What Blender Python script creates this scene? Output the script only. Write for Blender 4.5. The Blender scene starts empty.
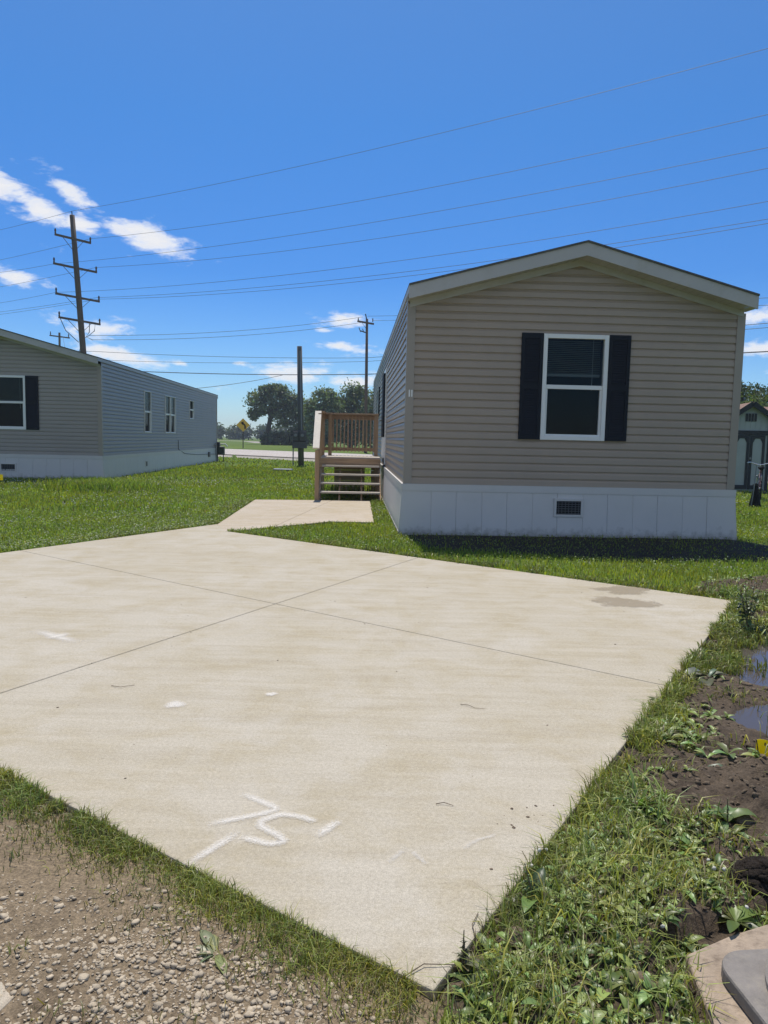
import bpy, math, random
import numpy as np
from mathutils import Vector, Matrix
sc = bpy.context.scene
C = bpy.context.collection
R = math.radians
random.seed(7)
rng = np.random.default_rng(11)

# ------------------------------------------------------------------ camera
PITCH, ROLL, CAMH = 0.0972, 0.022, 1.40
cd = bpy.data.cameras.new('camera')
cam = bpy.data.objects.new('camera', cd); C.objects.link(cam)
cd.sensor_fit = 'VERTICAL'; cd.sensor_height = 36.0; cd.lens = 36.0 * 750 / 1024
cd.clip_start = 0.05; cd.clip_end = 6000
F = Vector((0, math.cos(PITCH), -math.sin(PITCH)))
U0 = Vector((0, math.sin(PITCH), math.cos(PITCH))); R0 = Vector((1, 0, 0))
rt = R0 * math.cos(ROLL) + U0 * math.sin(ROLL)
up = U0 * math.cos(ROLL) - R0 * math.sin(ROLL)
M = Matrix((rt, up, -F)).transposed().to_4x4(); M.translation = Vector((0, 0, CAMH))
cam.matrix_world = M
sc.camera = cam

# ------------------------------------------------------------------ sun, sky, exposure
SUN_EL = R(65.0); SUN_X, SUN_Y = -0.13, 1.0            # direction towards the sun in plan
n_ = math.hypot(SUN_X, SUN_Y)
sun_dir = Vector((SUN_X / n_ * math.cos(SUN_EL), SUN_Y / n_ * math.cos(SUN_EL), math.sin(SUN_EL)))
sl = bpy.data.lights.new('sun', 'SUN'); sl.energy = 4.6; sl.angle = R(0.53); sl.color = (1.0, 0.955, 0.88)
so = bpy.data.objects.new('sun', sl); C.objects.link(so)
so.rotation_euler = sun_dir.to_track_quat('Z', 'Y').to_euler(); so.location = (0, 0, 60)
sc.view_settings.view_transform = 'Standard'; sc.view_settings.look = 'None'
sc.view_settings.gamma = 1.0; sc.view_settings.use_curve_mapping = False
sc.view_settings.exposure = 0.0
wd = bpy.data.worlds.new('World'); sc.world = wd; wd.use_nodes = True
nt = wd.node_tree; nt.nodes.clear()
SKY_STRENGTH = 0.135

class NG:
    """small helper to write node graphs as expressions"""
    def __init__(s, nt): s.nt = nt
    def n(s, t, **kw):
        nd = s.nt.nodes.new(t)
        for k, v in kw.items(): setattr(nd, k, v)
        return nd
    def put(s, sock, v):
        if isinstance(v, bpy.types.NodeSocket): s.nt.links.new(v, sock)
        else: sock.default_value = v
    def m(s, op, a, b=0.0, c=0.0, clamp=False):
        nd = s.n('ShaderNodeMath', operation=op, use_clamp=clamp)
        s.put(nd.inputs[0], a); s.put(nd.inputs[1], b); s.put(nd.inputs[2], c)
        return nd.outputs[0]
    def mix(s, f, a, b, mode='MIX'):
        nd = s.n('ShaderNodeMix', data_type='RGBA', blend_type=mode, clamp_factor=True)
        s.put(nd.inputs[0], f)
        for i, v in ((6, a), (7, b)):
            s.put(nd.inputs[i], v if isinstance(v, bpy.types.NodeSocket) else (v[0], v[1], v[2], 1))
        return nd.outputs[2]
    def noise(s, vec, scale, detail=4.0, rough=0.55, dist=0.0, out=0):
        nd = s.n('ShaderNodeTexNoise')
        if vec is not None: s.nt.links.new(vec, nd.inputs['Vector'])
        nd.inputs['Scale'].default_value = scale; nd.inputs['Detail'].default_value = detail
        nd.inputs['Roughness'].default_value = rough; nd.inputs['Distortion'].default_value = dist
        return nd.outputs[out]
    def ramp(s, f, stops):
        nd = s.n('ShaderNodeValToRGB'); s.put(nd.inputs[0], f)
        cr = nd.color_ramp
        while len(cr.elements) < len(stops): cr.elements.new(0.5)
        for e, (p, c) in zip(cr.elements, stops):
            e.position = p; e.color = (c, c, c, 1) if not isinstance(c, tuple) else (*c, 1)
        return nd.outputs[0]
    def mapping(s, vec, scale=(1, 1, 1), rot=(0, 0, 0)):
        nd = s.n('ShaderNodeMapping'); s.nt.links.new(vec, nd.inputs[0])
        nd.inputs['Scale'].default_value = scale; nd.inputs['Rotation'].default_value = rot
        return nd.outputs[0]

g = NG(nt)
sky = g.n('ShaderNodeTexSky', sky_type='NISHITA')
sky.sun_disc = False; sky.sun_elevation = SUN_EL; sky.sun_rotation = math.atan2(SUN_X, SUN_Y)
sky.altitude = 200; sky.air_density = 1.0; sky.dust_density = 0.1; sky.ozone_density = 2.2
hs = g.n('ShaderNodeHueSaturation'); hs.inputs['Saturation'].default_value = 1.18; hs.inputs['Value'].default_value = 1.0
nt.links.new(sky.outputs[0], hs.inputs['Color'])
tc = g.n('ShaderNodeTexCoord'); dv = tc.outputs['Generated']
sx = g.n('ShaderNodeSeparateXYZ'); nt.links.new(dv, sx.inputs[0])
az = g.m('MULTIPLY', g.m('ARCTAN2', sx.outputs[0], sx.outputs[1]), 57.29578)
el = g.m('MULTIPLY', g.m('ARCSINE', sx.outputs[2]), 57.29578)
# fair-weather clouds, the last row unseen and added for fill light: azimuth, elevation, half-width, half-height (degrees), slope, weight
CLOUDS_AND_FILL = [(-27.8, 16.2, 2.5, 1.0, -0.36, 1.25), (-24.4, 14.7, 2.3, .9, -0.36, 1.2), (-21.8, 13.9, 1.5, .75, -0.3, 1.1), (-22.2, 15.7, 1.8, .7, -0.35, 1.15),
          (-17.4, 13.4, 2.8, .95, -0.22, 1.2), (-19.2, 13.8, 1.3, .7, -0.1, 1.0), (-25.9, 10.1, 2.0, .62, -0.12, 1.1), (-28.2, 10.4, 1.8, .75, -0.1, 1.15),
          (-21.0, 7.2, 2.3, .75, 0.0, 1.1), (-19.4, 5.4, 3.0, .6, -0.15, 1.15), (-15.2, 5.1, .8, .24, 0, .85), (-10.9, 5.3, .8, .22, 0, .8),
          (-12.3, 3.5, .8, .3, 0, .75), (-3.4, 8.7, 1.8, .5, 0.05, 1.05), (-4.8, 7.9, .8, .28, 0, .85), (-3.4, 6.8, 2.3, .5, -0.1, 1.1), (-6.7, 4.6, 2.6, .8, 0.05, 1.15),
          (-2.8, 4.3, 3.0, .75, 0, 1.05), (-14.8, 2.5, 2.2, .5, 0, .55), (25.9, 8.7, 1.8, .6, 0, 1.1), (26.4, 6.5, 2.6, .55, 0, 1.1), (28.5, 5.2, 2.6, .4, 0, .85),
          (-40, 9, 5, 1.2, 0, 1.0), (-52, 14, 5, 1.4, .1, 1.0), (42, 10, 5, 1.2, 0, 1.0), (55, 7, 6, 1.0, 0, 1.0), (70, 13, 6, 1.6, 0, 1.0), (-75, 8, 6, 1.2, 0, 1.0),
          (130, 20, 16, 6, 0, 1.25), (165, 30, 22, 9, 0, 1.3), (-150, 24, 20, 7, 0, 1.25), (-115, 16, 14, 4, 0, 1.2), (178, 52, 40, 9, 0, 1.2), (-128, 46, 26, 8, 0, 1.2), (118, 44, 24, 8, 0, 1.2), (-172, 17, 12, 4, 0, 1.1)]  # unseen clouds behind the camera, added to brighten the facades
dens = None
for a0, e0, ra, re, slp, wgt in CLOUDS_AND_FILL:
    da = g.m('SUBTRACT', az, a0); de = g.m('SUBTRACT', g.m('SUBTRACT', el, e0), g.m('MULTIPLY', da, slp))
    q = g.m('ADD', g.m('POWER', g.m('MULTIPLY', g.m('ABSOLUTE', da), 1 / ra), 2.0), g.m('POWER', g.m('MULTIPLY', g.m('ABSOLUTE', de), 1 / re), 2.0))
    b = g.m('MULTIPLY', g.m('DIVIDE', 1.0, g.m('ADD', 1.0, q)), wgt)
    dens = b if dens is None else g.m('MAXIMUM', dens, b)
cv = g.mapping(dv, (1, 1, 2.6))
nz = g.noise(cv, 17.0, 10.0, 0.62, 0.35)
nz2 = g.noise(cv, 55.0, 6.0, 0.6)
d2 = g.m('ADD', g.m('SUBTRACT', dens, 0.50), g.m('ADD', g.m('MULTIPLY', g.m('SUBTRACT', nz, 0.5), 1.75), g.m('MULTIPLY', g.m('SUBTRACT', nz2, 0.5), 0.85)))
d2 = g.m('MULTIPLY', d2, 1.12)
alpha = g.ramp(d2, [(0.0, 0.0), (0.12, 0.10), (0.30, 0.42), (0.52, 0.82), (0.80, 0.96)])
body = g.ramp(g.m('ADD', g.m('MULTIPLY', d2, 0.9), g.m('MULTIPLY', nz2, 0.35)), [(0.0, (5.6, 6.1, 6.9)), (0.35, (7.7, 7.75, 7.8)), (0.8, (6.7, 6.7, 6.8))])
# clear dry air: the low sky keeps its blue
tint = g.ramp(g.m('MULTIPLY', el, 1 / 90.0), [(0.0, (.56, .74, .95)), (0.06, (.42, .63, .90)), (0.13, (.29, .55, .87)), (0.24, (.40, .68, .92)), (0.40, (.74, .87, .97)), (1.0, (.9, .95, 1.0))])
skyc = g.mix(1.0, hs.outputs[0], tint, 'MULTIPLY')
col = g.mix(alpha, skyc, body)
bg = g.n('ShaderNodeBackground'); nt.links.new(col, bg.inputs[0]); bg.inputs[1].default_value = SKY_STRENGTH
wo = g.n('ShaderNodeOutputWorld'); nt.links.new(bg.outputs[0], wo.inputs[0])

# ------------------------------------------------------------------ materials
def new_mat(name):
    m = bpy.data.materials.new(name); m.use_nodes = True
    m.node_tree.nodes.clear(); gg = NG(m.node_tree)
    out = gg.n('ShaderNodeOutputMaterial'); p = gg.n('ShaderNodeBsdfPrincipled')
    m.node_tree.links.new(p.outputs[0], out.inputs[0])
    return m, gg, p, out
def obj_co(gg): return gg.n('ShaderNodeTexCoord').outputs['Object']
def bump(gg, p, h, strength=0.3, dist=0.01):
    b = gg.n('ShaderNodeBump'); b.inputs['Strength'].default_value = strength; b.inputs['Distance'].default_value = dist
    gg.put(b.inputs['Height'], h); gg.nt.links.new(b.outputs[0], p.inputs['Normal'])
def plain(name, col, rough=0.6, var=0.12, scale=6.0, metallic=0.0, bmp=0.0, bscale=60, dirt=None, spec=0.5):
    """painted / plastic / metal surface with tonal variation and optional dirt"""
    m, gg, p, o = new_mat(name); co = obj_co(gg)
    n1 = gg.noise(co, scale, 6.0, 0.6)
    c = gg.mix(gg.ramp(n1, [(0.25, 0.0), (0.75, 1.0)]), [x * (1 - var) for x in col], [min(1, x * (1 + var)) for x in col])
    if dirt:
        n2 = gg.noise(co, scale * 2.7, 8.0, 0.7)
        c = gg.mix(gg.m('MULTIPLY', gg.ramp(n2, [(0.5, 0.0), (0.72, 1.0)]), dirt[1]), c, dirt[0])
    gg.put(p.inputs['Base Color'], c); p.inputs['Roughness'].default_value = rough; p.inputs['Metallic'].default_value = metallic
    p.inputs['Specular IOR Level'].default_value = spec
    if bmp: bump(gg, p, gg.noise(co, bscale, 4.0), bmp, 0.01)
    return m
def wood(name, col, dark=0.55, scale=1.0, rough=0.85, axis=2):
    m, gg, p, o = new_mat(name); co = obj_co(gg)
    s = [28 * scale] * 3; s[axis] = 1.6 * scale
    v = gg.mapping(co, s)
    n1 = gg.noise(v, 1.0, 6.0, 0.65, 0.6); n2 = gg.noise(co, 2.5, 4.0)
    c = gg.mix(gg.ramp(n1, [(0.3, 0.0), (0.7, 1.0)]), [x * dark for x in col], col)
    c = gg.mix(gg.m('MULTIPLY', gg.ramp(n2, [(0.4, 0.0), (0.7, 1.0)]), 0.4), c, [col[0] * .8, col[1] * .82, col[2] * .9])
    gg.put(p.inputs['Base Color'], c); p.inputs['Roughness'].default_value = rough
    p.inputs['Specular IOR Level'].default_value = 0.25
    bump(gg, p, n1, 0.35, 0.004)
    return m
def leaf_mat(name, trans=0.35, rough=0.5, attr='tint'):
    """leaves and blades: colour of each blade from an attribute, part of the light passes through"""
    m, gg, p, o = new_mat(name)
    a = gg.n('ShaderNodeAttribute'); a.attribute_name = attr
    gg.nt.links.new(a.outputs['Color'], p.inputs['Base Color'])
    p.inputs['Roughness'].default_value = rough; p.inputs['Specular IOR Level'].default_value = 0.3
    t = gg.n('ShaderNodeBsdfTranslucent')
    tcol = gg.mix(1.0, a.outputs['Color'], (1.25, 1.35, 0.55), 'MULTIPLY'); gg.put(t.inputs[0], tcol)
    mx = gg.n('ShaderNodeMixShader'); mx.inputs[0].default_value = trans
    gg.nt.links.new(p.outputs[0], mx.inputs[1]); gg.nt.links.new(t.outputs[0], mx.inputs[2])
    gg.nt.links.new(mx.outputs[0], o.inputs[0])
    return m
def glass_mat(name):
    m, gg, p, o = new_mat(name)
    tr = gg.n('ShaderNodeBsdfTransparent'); tr.inputs[0].default_value = (0.50, 0.55, 0.55, 1)
    gl = gg.n('ShaderNodeBsdfGlossy'); gl.inputs['Roughness'].default_value = 0.02; gl.inputs[0].default_value = (0.9, 0.95, 1, 1)
    fr = gg.n('ShaderNodeFresnel'); fr.inputs[0].default_value = 1.5
    mx = gg.n('ShaderNodeMixShader'); gg.put(mx.inputs[0], gg.m('MULTIPLY', fr.outputs[0], 0.38, clamp=True))
    gg.nt.links.new(tr.outputs[0], mx.inputs[1]); gg.nt.links.new(gl.outputs[0], mx.inputs[2])
    gg.nt.links.new(mx.outputs[0], o.inputs[0])
    return m

def concrete_mat(name, base=(0.478, 0.426, 0.336), streak_rot=0.65):
    m, gg, p, o = new_mat(name); co = obj_co(gg)
    big = gg.noise(co, 0.55, 5.0, 0.6, 0.5); mid = gg.noise(co, 2.6, 7.0, 0.68, 0.4)
    fine = gg.noise(co, 70.0, 5.0, 0.7); vfine = gg.noise(co, 260.0, 2.0, 0.6)
    st = gg.noise(gg.mapping(co, (1.0, 11.0, 1.0), (0, 0, streak_rot)), 1.1, 6.0, 0.62, 0.3)
    broom = gg.noise(gg.mapping(co, (3.0, 130.0, 1.0), (0, 0, streak_rot)), 1.0, 3.0, 0.6)
    c = gg.mix(gg.ramp(big, [(0.32, 0.0), (0.68, 1.0)]), [base[0] * .93, base[1] * .92, base[2] * .88], [base[0] * 1.06, base[1] * 1.08, base[2] * 1.13])
    c = gg.mix(gg.m('MULTIPLY', gg.ramp(mid, [(0.42, 0.0), (0.70, 1.0)]), 0.75), c, (base[0] * .82, base[1] * .77, base[2] * .62))
    c = gg.mix(gg.m('MULTIPLY', gg.ramp(st, [(0.48, 0.0), (0.72, 1.0)]), 0.5), c, (base[0] * 1.12, base[1] * 1.13, base[2] * 1.16))
    c = gg.mix(gg.m('MULTIPLY', gg.ramp(st, [(0.28, 1.0), (0.46, 0.0)]), 0.45), c, (base[0] * .80, base[1] * .77, base[2] * .72))
    c = gg.mix(0.55, c, gg.mix(gg.ramp(fine, [(0.3, 0.0), (0.7, 1.0)]), (.72, .70, .67), (1.18, 1.17, 1.15)), 'MULTIPLY')
    c = gg.mix(0.6, c, gg.mix(gg.ramp(vfine, [(0.3, 0.0), (0.7, 1.0)]), (.62, .60, .58), (1.25, 1.25, 1.25)), 'MULTIPLY')
    bl = gg.noise(gg.mapping(co, (1.2, 38.0, 1.0), (0, 0, streak_rot)), 1.0, 4.0, .65)
    c = gg.mix(0.22, c, gg.mix(gg.ramp(bl, [(.3, 0.0), (.7, 1.0)]), (.86, .85, .83), (1.08, 1.08, 1.08)), 'MULTIPLY')
    sp = gg.ramp(gg.noise(co, 38.0, 3.0, 0.5), [(0.72, 0.0), (0.78, 1.0)])
    c = gg.mix(gg.m('MULTIPLY', sp, 0.35), c, (.12, .10, .08))
    gg.put(p.inputs['Base Color'], c); p.inputs['Roughness'].default_value = 0.9; p.inputs['Specular IOR Level'].default_value = 0.25
    bump(gg, p, gg.m('ADD', gg.m('MULTIPLY', broom, 0.6), fine), 0.35, 0.004)
    return m

M_ = {}
M_['concrete'] = concrete_mat('driveway_concrete')
M_['walk'] = concrete_mat('sidewalk_concrete', (0.50, 0.43, 0.34), 0.1)
M_['road'] = concrete_mat('road_concrete', (0.50, 0.45, 0.41), 0.6)
M_['shoulder'] = concrete_mat('road_shoulder', (0.36, 0.33, 0.28), 0.6)
M_['siding'] = plain('clay_vinyl_siding', (0.365, 0.275, 0.200), 0.40, 0.08, .7, dirt=((.27, .215, .17), .25), spec=.6)
M_['siding_grey'] = plain('grey_vinyl_siding', (0.345, 0.295, 0.25), 0.42, 0.05, 1.2, dirt=((.28, .24, .21), .2), spec=.45)
M_['trim'] = plain('clay_trim', (0.34, 0.28, 0.225), 0.4, 0.05, 2)
M_['fascia'] = plain('pale_fascia', (0.44, 0.41, 0.385), 0.5, 0.06, 1.5, dirt=((.33, .29, .22), .45))
M_['skirt'] = plain('white_vinyl_skirting', (0.60, 0.56, 0.52), 0.45, 0.03, 1.2, dirt=((.50, .48, .43), .30))
def vinyl_extra(m, splash=None, wave=.0):
    gg = NG(m.node_tree); p = next(n for n in m.node_tree.nodes if n.type == 'BSDF_PRINCIPLED'); co = obj_co(gg)
    if wave: bump(gg, p, gg.noise(gg.mapping(co, (1.4, 1.4, .6)), 2.2, 3.0), wave, .03)
    if splash:
        sxyz = gg.n('ShaderNodeSeparateXYZ'); gg.nt.links.new(co, sxyz.inputs[0])
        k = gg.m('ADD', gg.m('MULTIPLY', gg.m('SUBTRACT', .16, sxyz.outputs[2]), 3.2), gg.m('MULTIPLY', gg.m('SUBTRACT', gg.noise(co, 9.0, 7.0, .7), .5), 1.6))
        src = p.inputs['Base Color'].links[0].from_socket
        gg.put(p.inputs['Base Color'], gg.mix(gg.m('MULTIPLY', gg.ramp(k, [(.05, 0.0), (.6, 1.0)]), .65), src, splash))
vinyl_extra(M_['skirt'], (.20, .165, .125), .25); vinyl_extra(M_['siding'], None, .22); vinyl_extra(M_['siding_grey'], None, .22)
M_['white'] = plain('white_vinyl', (0.80, 0.77, 0.73), 0.35, 0.02, 3)
M_['shutter'] = plain('navy_shutter', (0.012, 0.014, 0.020), 0.6, 0.12, 5, spec=.2)
M_['roof'] = plain('charcoal_shingles', (0.10, 0.095, 0.09), 0.95, 0.35, 18, bmp=.5, bscale=90)
M_['dark'] = plain('dark_metal', (0.03, 0.03, 0.032), 0.5, 0.2, 9)
M_['interior'] = plain('room_wall', (0.05, 0.048, 0.045), 0.9, 0.1, 2)
M_['blind'] = plain('grey_blind', (0.30, 0.30, 0.30), 0.6, 0.1, 4)
M_['curtain'] = plain('pale_curtain', (0.50, 0.50, 0.48), 0.9, 0.1, 4)
M_['glass'] = glass_mat('window_glass')
M_['deckwood'] = wood('deck_wood', (0.53, 0.36, 0.22), .55)
M_['deckwood_x'] = wood('deck_wood_level', (0.52, 0.35, 0.215), .55, axis=0)
M_['weathered'] = wood('weathered_rail_wood', (0.78, 0.70, 0.58), .85, axis=1)
M_['tread'] = wood('weathered_tread_wood', (0.60, 0.53, 0.44), .75, axis=0)
M_['pole'] = wood('utility_pole_wood', (0.15, 0.115, 0.09), .5, 1.0)
M_['greypole'] = wood('grey_pole_wood', (0.15, 0.15, 0.14), .6, 1.0)
M_['galv'] = plain('galvanised_grey', (0.22, 0.23, 0.24), 0.5, 0.1, 8, metallic=.3)
M_['meter'] = plain('grey_meter_box', (0.085, 0.085, 0.09), 0.55, 0.12, 8)
M_['wire'] = plain('black_wire', (0.06, 0.065, 0.075), 0.6, 0.1, 3)
M_['porcelain'] = plain('brown_insulator', (0.07, 0.05, 0.045), 0.3, 0.1, 5)
M_['yellow'] = plain('yellow_vinyl_flag', (0.90, 0.74, 0.012), 0.5, 0.05, 20)
ym = NG(M_['yellow'].node_tree); yo = next(n for n in ym.nt.nodes if n.type == 'OUTPUT_MATERIAL'); yp = next(n for n in ym.nt.nodes if n.type == 'BSDF_PRINCIPLED')
yt = ym.n('ShaderNodeBsdfTranslucent'); yt.inputs[0].default_value = (.92, .80, .03, 1); yx = ym.n('ShaderNodeMixShader'); yx.inputs[0].default_value = .5      # thin vinyl lets the sun through
ym.nt.links.new(yp.outputs[0], yx.inputs[1]); ym.nt.links.new(yt.outputs[0], yx.inputs[2]); ym.nt.links.new(yx.outputs[0], yo.inputs[0])
M_['drystem'] = plain('dry_stem', (.17, .13, .07), .9, .3, 20)
M_['paleyellow'] = plain('pale_yellow_flag', (0.75, 0.80, 0.25), 0.5, 0.05, 20)
M_['signyellow'] = plain('sign_yellow', (0.72, 0.42, 0.02), 0.4, 0.06, 3)
M_['shedwall'] = plain('shed_white_boards', (0.36, 0.39, 0.37), 0.7, 0.1, 2, dirt=((.3, .33, .28), .4))
M_['shedtrim'] = plain('shed_dark_trim', (0.018, 0.02, 0.022), 0.6, 0.2, 5)
M_['redroof'] = plain('red_brown_shingles', (0.22, 0.13, 0.09), 0.9, 0.3, 9, bmp=.4)
M_['blackplastic'] = plain('black_plastic', (0.010, 0.010, 0.010), 0.7, 0.2, 5, spec=.15)
M_['chrome'] = plain('bright_metal', (0.7, 0.7, 0.7), 0.25, 0.05, 5, metallic=.9)
M_['bikered'] = plain('dark_red_paint', (0.10, 0.02, 0.03), 0.35, 0.1, 5)
M_['rubber'] = plain('tyre_rubber', (0.02, 0.02, 0.02), 0.8, 0.2, 9)
M_['lid'] = plain('grey_pit_lid', (0.20, 0.175, 0.15), 0.75, 0.3, 14, bmp=.25, bscale=120, dirt=((.30, .26, .20), .5))
M_['board'] = plain('tan_slab', (0.35, 0.27, 0.195), 0.9, 0.25, 9, bmp=.6, bscale=70, dirt=((.15, .11, .075), .85))
M_['stone'] = plain('limestone_pebbles', (0.45, 0.365, 0.255), 0.9, 0.42, 22, bmp=.3, bscale=200)
M_['debris'] = plain('dry_leaf_debris', (0.14, 0.10, 0.065), 0.9, 0.3, 30)
M_['leaf'] = leaf_mat('grass_blades', 0.45)
M_['weed'] = leaf_mat('weed_leaves', 0.22, 0.38); M_['weedgrass'] = leaf_mat('weedy_grass_blades', 0.22, 0.42)
M_['tree'] = leaf_mat('tree_leaves', 0.35, 0.6)
M_['flower'] = plain('white_clover', (0.52, 0.50, 0.42), 0.8, 0.1, 40)
M_['bark'] = wood('bark', (0.10, 0.078, 0.058), .5, .5)
M_['joint'] = plain('joint_fill', (0.24, 0.21, 0.165), 0.95, 0.3, 20)  # plain dark filler colour, also on the road's edge line

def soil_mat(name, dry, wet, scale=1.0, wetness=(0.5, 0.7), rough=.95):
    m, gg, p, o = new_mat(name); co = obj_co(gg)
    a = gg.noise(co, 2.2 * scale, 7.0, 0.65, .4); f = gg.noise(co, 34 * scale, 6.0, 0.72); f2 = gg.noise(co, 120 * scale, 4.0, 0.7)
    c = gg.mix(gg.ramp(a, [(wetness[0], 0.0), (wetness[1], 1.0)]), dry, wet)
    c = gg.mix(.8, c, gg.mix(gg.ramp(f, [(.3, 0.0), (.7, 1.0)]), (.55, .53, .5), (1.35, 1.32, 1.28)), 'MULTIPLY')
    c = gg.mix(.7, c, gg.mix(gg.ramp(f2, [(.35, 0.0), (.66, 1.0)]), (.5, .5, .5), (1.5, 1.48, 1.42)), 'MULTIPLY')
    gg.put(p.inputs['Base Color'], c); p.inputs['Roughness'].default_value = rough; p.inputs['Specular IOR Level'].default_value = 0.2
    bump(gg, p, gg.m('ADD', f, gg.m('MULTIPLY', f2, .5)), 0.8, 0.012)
    return m
M_['dirt'] = soil_mat('damp_garden_soil', (0.105, 0.080, 0.057), (0.036, 0.027, 0.021), 1.0)
M_['gravelsoil'] = soil_mat('gravelly_soil', (0.25, 0.193, 0.128), (0.14, 0.105, 0.07), 1.0)
M_['mound'] = soil_mat('dark_loam', (0.035, 0.027, 0.021), (0.022, 0.017, 0.013), 3.0)
M_['shadowsoil'] = soil_mat('shadow_toned_soil', (0.05, 0.041, 0.03), (0.03, 0.024, 0.018), 1.0)  # bare soil, its colour darkened further to deepen the house's shadow

M_['clod'] = soil_mat('soil_clods', (0.20, 0.155, 0.11), (0.05, 0.038, 0.028), 3.0)
def ground_mat():
    m, gg, p, o = new_mat('lawn_ground'); co = obj_co(gg)
    a = gg.noise(co, 0.09, 6.0, 0.6, .4); b = gg.noise(co, 1.3, 7.0, .65); f = gg.noise(co, 22, 5.0, .7)
    c = gg.mix(gg.ramp(a, [(.35, 0.0), (.65, 1.0)]), (.085, .135, .022), (.125, .180, .034))
    c = gg.mix(gg.m('MULTIPLY', gg.ramp(b, [(.45, 0.0), (.7, 1.0)]), .6), c, (.15, .165, .052))
    c = gg.mix(.8, c, gg.mix(gg.ramp(f, [(.3, 0.0), (.7, 1.0)]), (.45, .45, .4), (1.4, 1.4, 1.3)), 'MULTIPLY')
    gg.put(p.inputs['Base Color'], c); p.inputs['Roughness'].default_value = .95; p.inputs['Specular IOR Level'].default_value = .1
    bump(gg, p, f, .7, .03)
    return m
M_['ground'] = ground_mat()
def water_mat():
    m, gg, p, o = new_mat('muddy_water'); co = obj_co(gg)
    p.inputs['Base Color'].default_value = (.085, .07, .06, 1); p.inputs['Roughness'].default_value = .07
    p.inputs['IOR'].default_value = 1.33; bump(gg, p, gg.noise(co, 9, 3), .02, .01)
    return m
M_['water'] = water_mat()
def paint_mat(name, col, strength=1.0, scale=70., lo=.05, hi=.85, rough=.9):
    """thin sprayed / wet layer: coverage from a per-vertex edge value, broken up by noise"""
    m, gg, p, o = new_mat(name); co = obj_co(gg)
    a = gg.n('ShaderNodeAttribute'); a.attribute_name = 'cover'
    n1 = gg.noise(co, scale, 5.0, .7)
    cov = gg.m('ADD', gg.m('MULTIPLY', a.outputs['Fac'], .75), gg.m('MULTIPLY', gg.m('SUBTRACT', n1, .5), 1.7))
    al = gg.m('MULTIPLY', gg.ramp(cov, [(lo, 0.0), (hi, 1.0)]), strength)
    gg.put(p.inputs['Base Color'], (*col, 1)); p.inputs['Roughness'].default_value = rough
    tr = gg.n('ShaderNodeBsdfTransparent'); mx = gg.n('ShaderNodeMixShader'); gg.put(mx.inputs[0], al)
    gg.nt.links.new(tr.outputs[0], mx.inputs[1]); gg.nt.links.new(p.outputs[0], mx.inputs[2]); gg.nt.links.new(mx.outputs[0], o.inputs[0])
    return m
M_['spray'] = paint_mat('white_spray_paint', (.75, .70, .62), .78, 120.)
M_['faint'] = paint_mat('worn_white_spray_paint', (.70, .66, .60), .40)
M_['damp'] = paint_mat('damp_concrete', (.33, .265, .175), .55, 6., .25, .55, .6)

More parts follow.
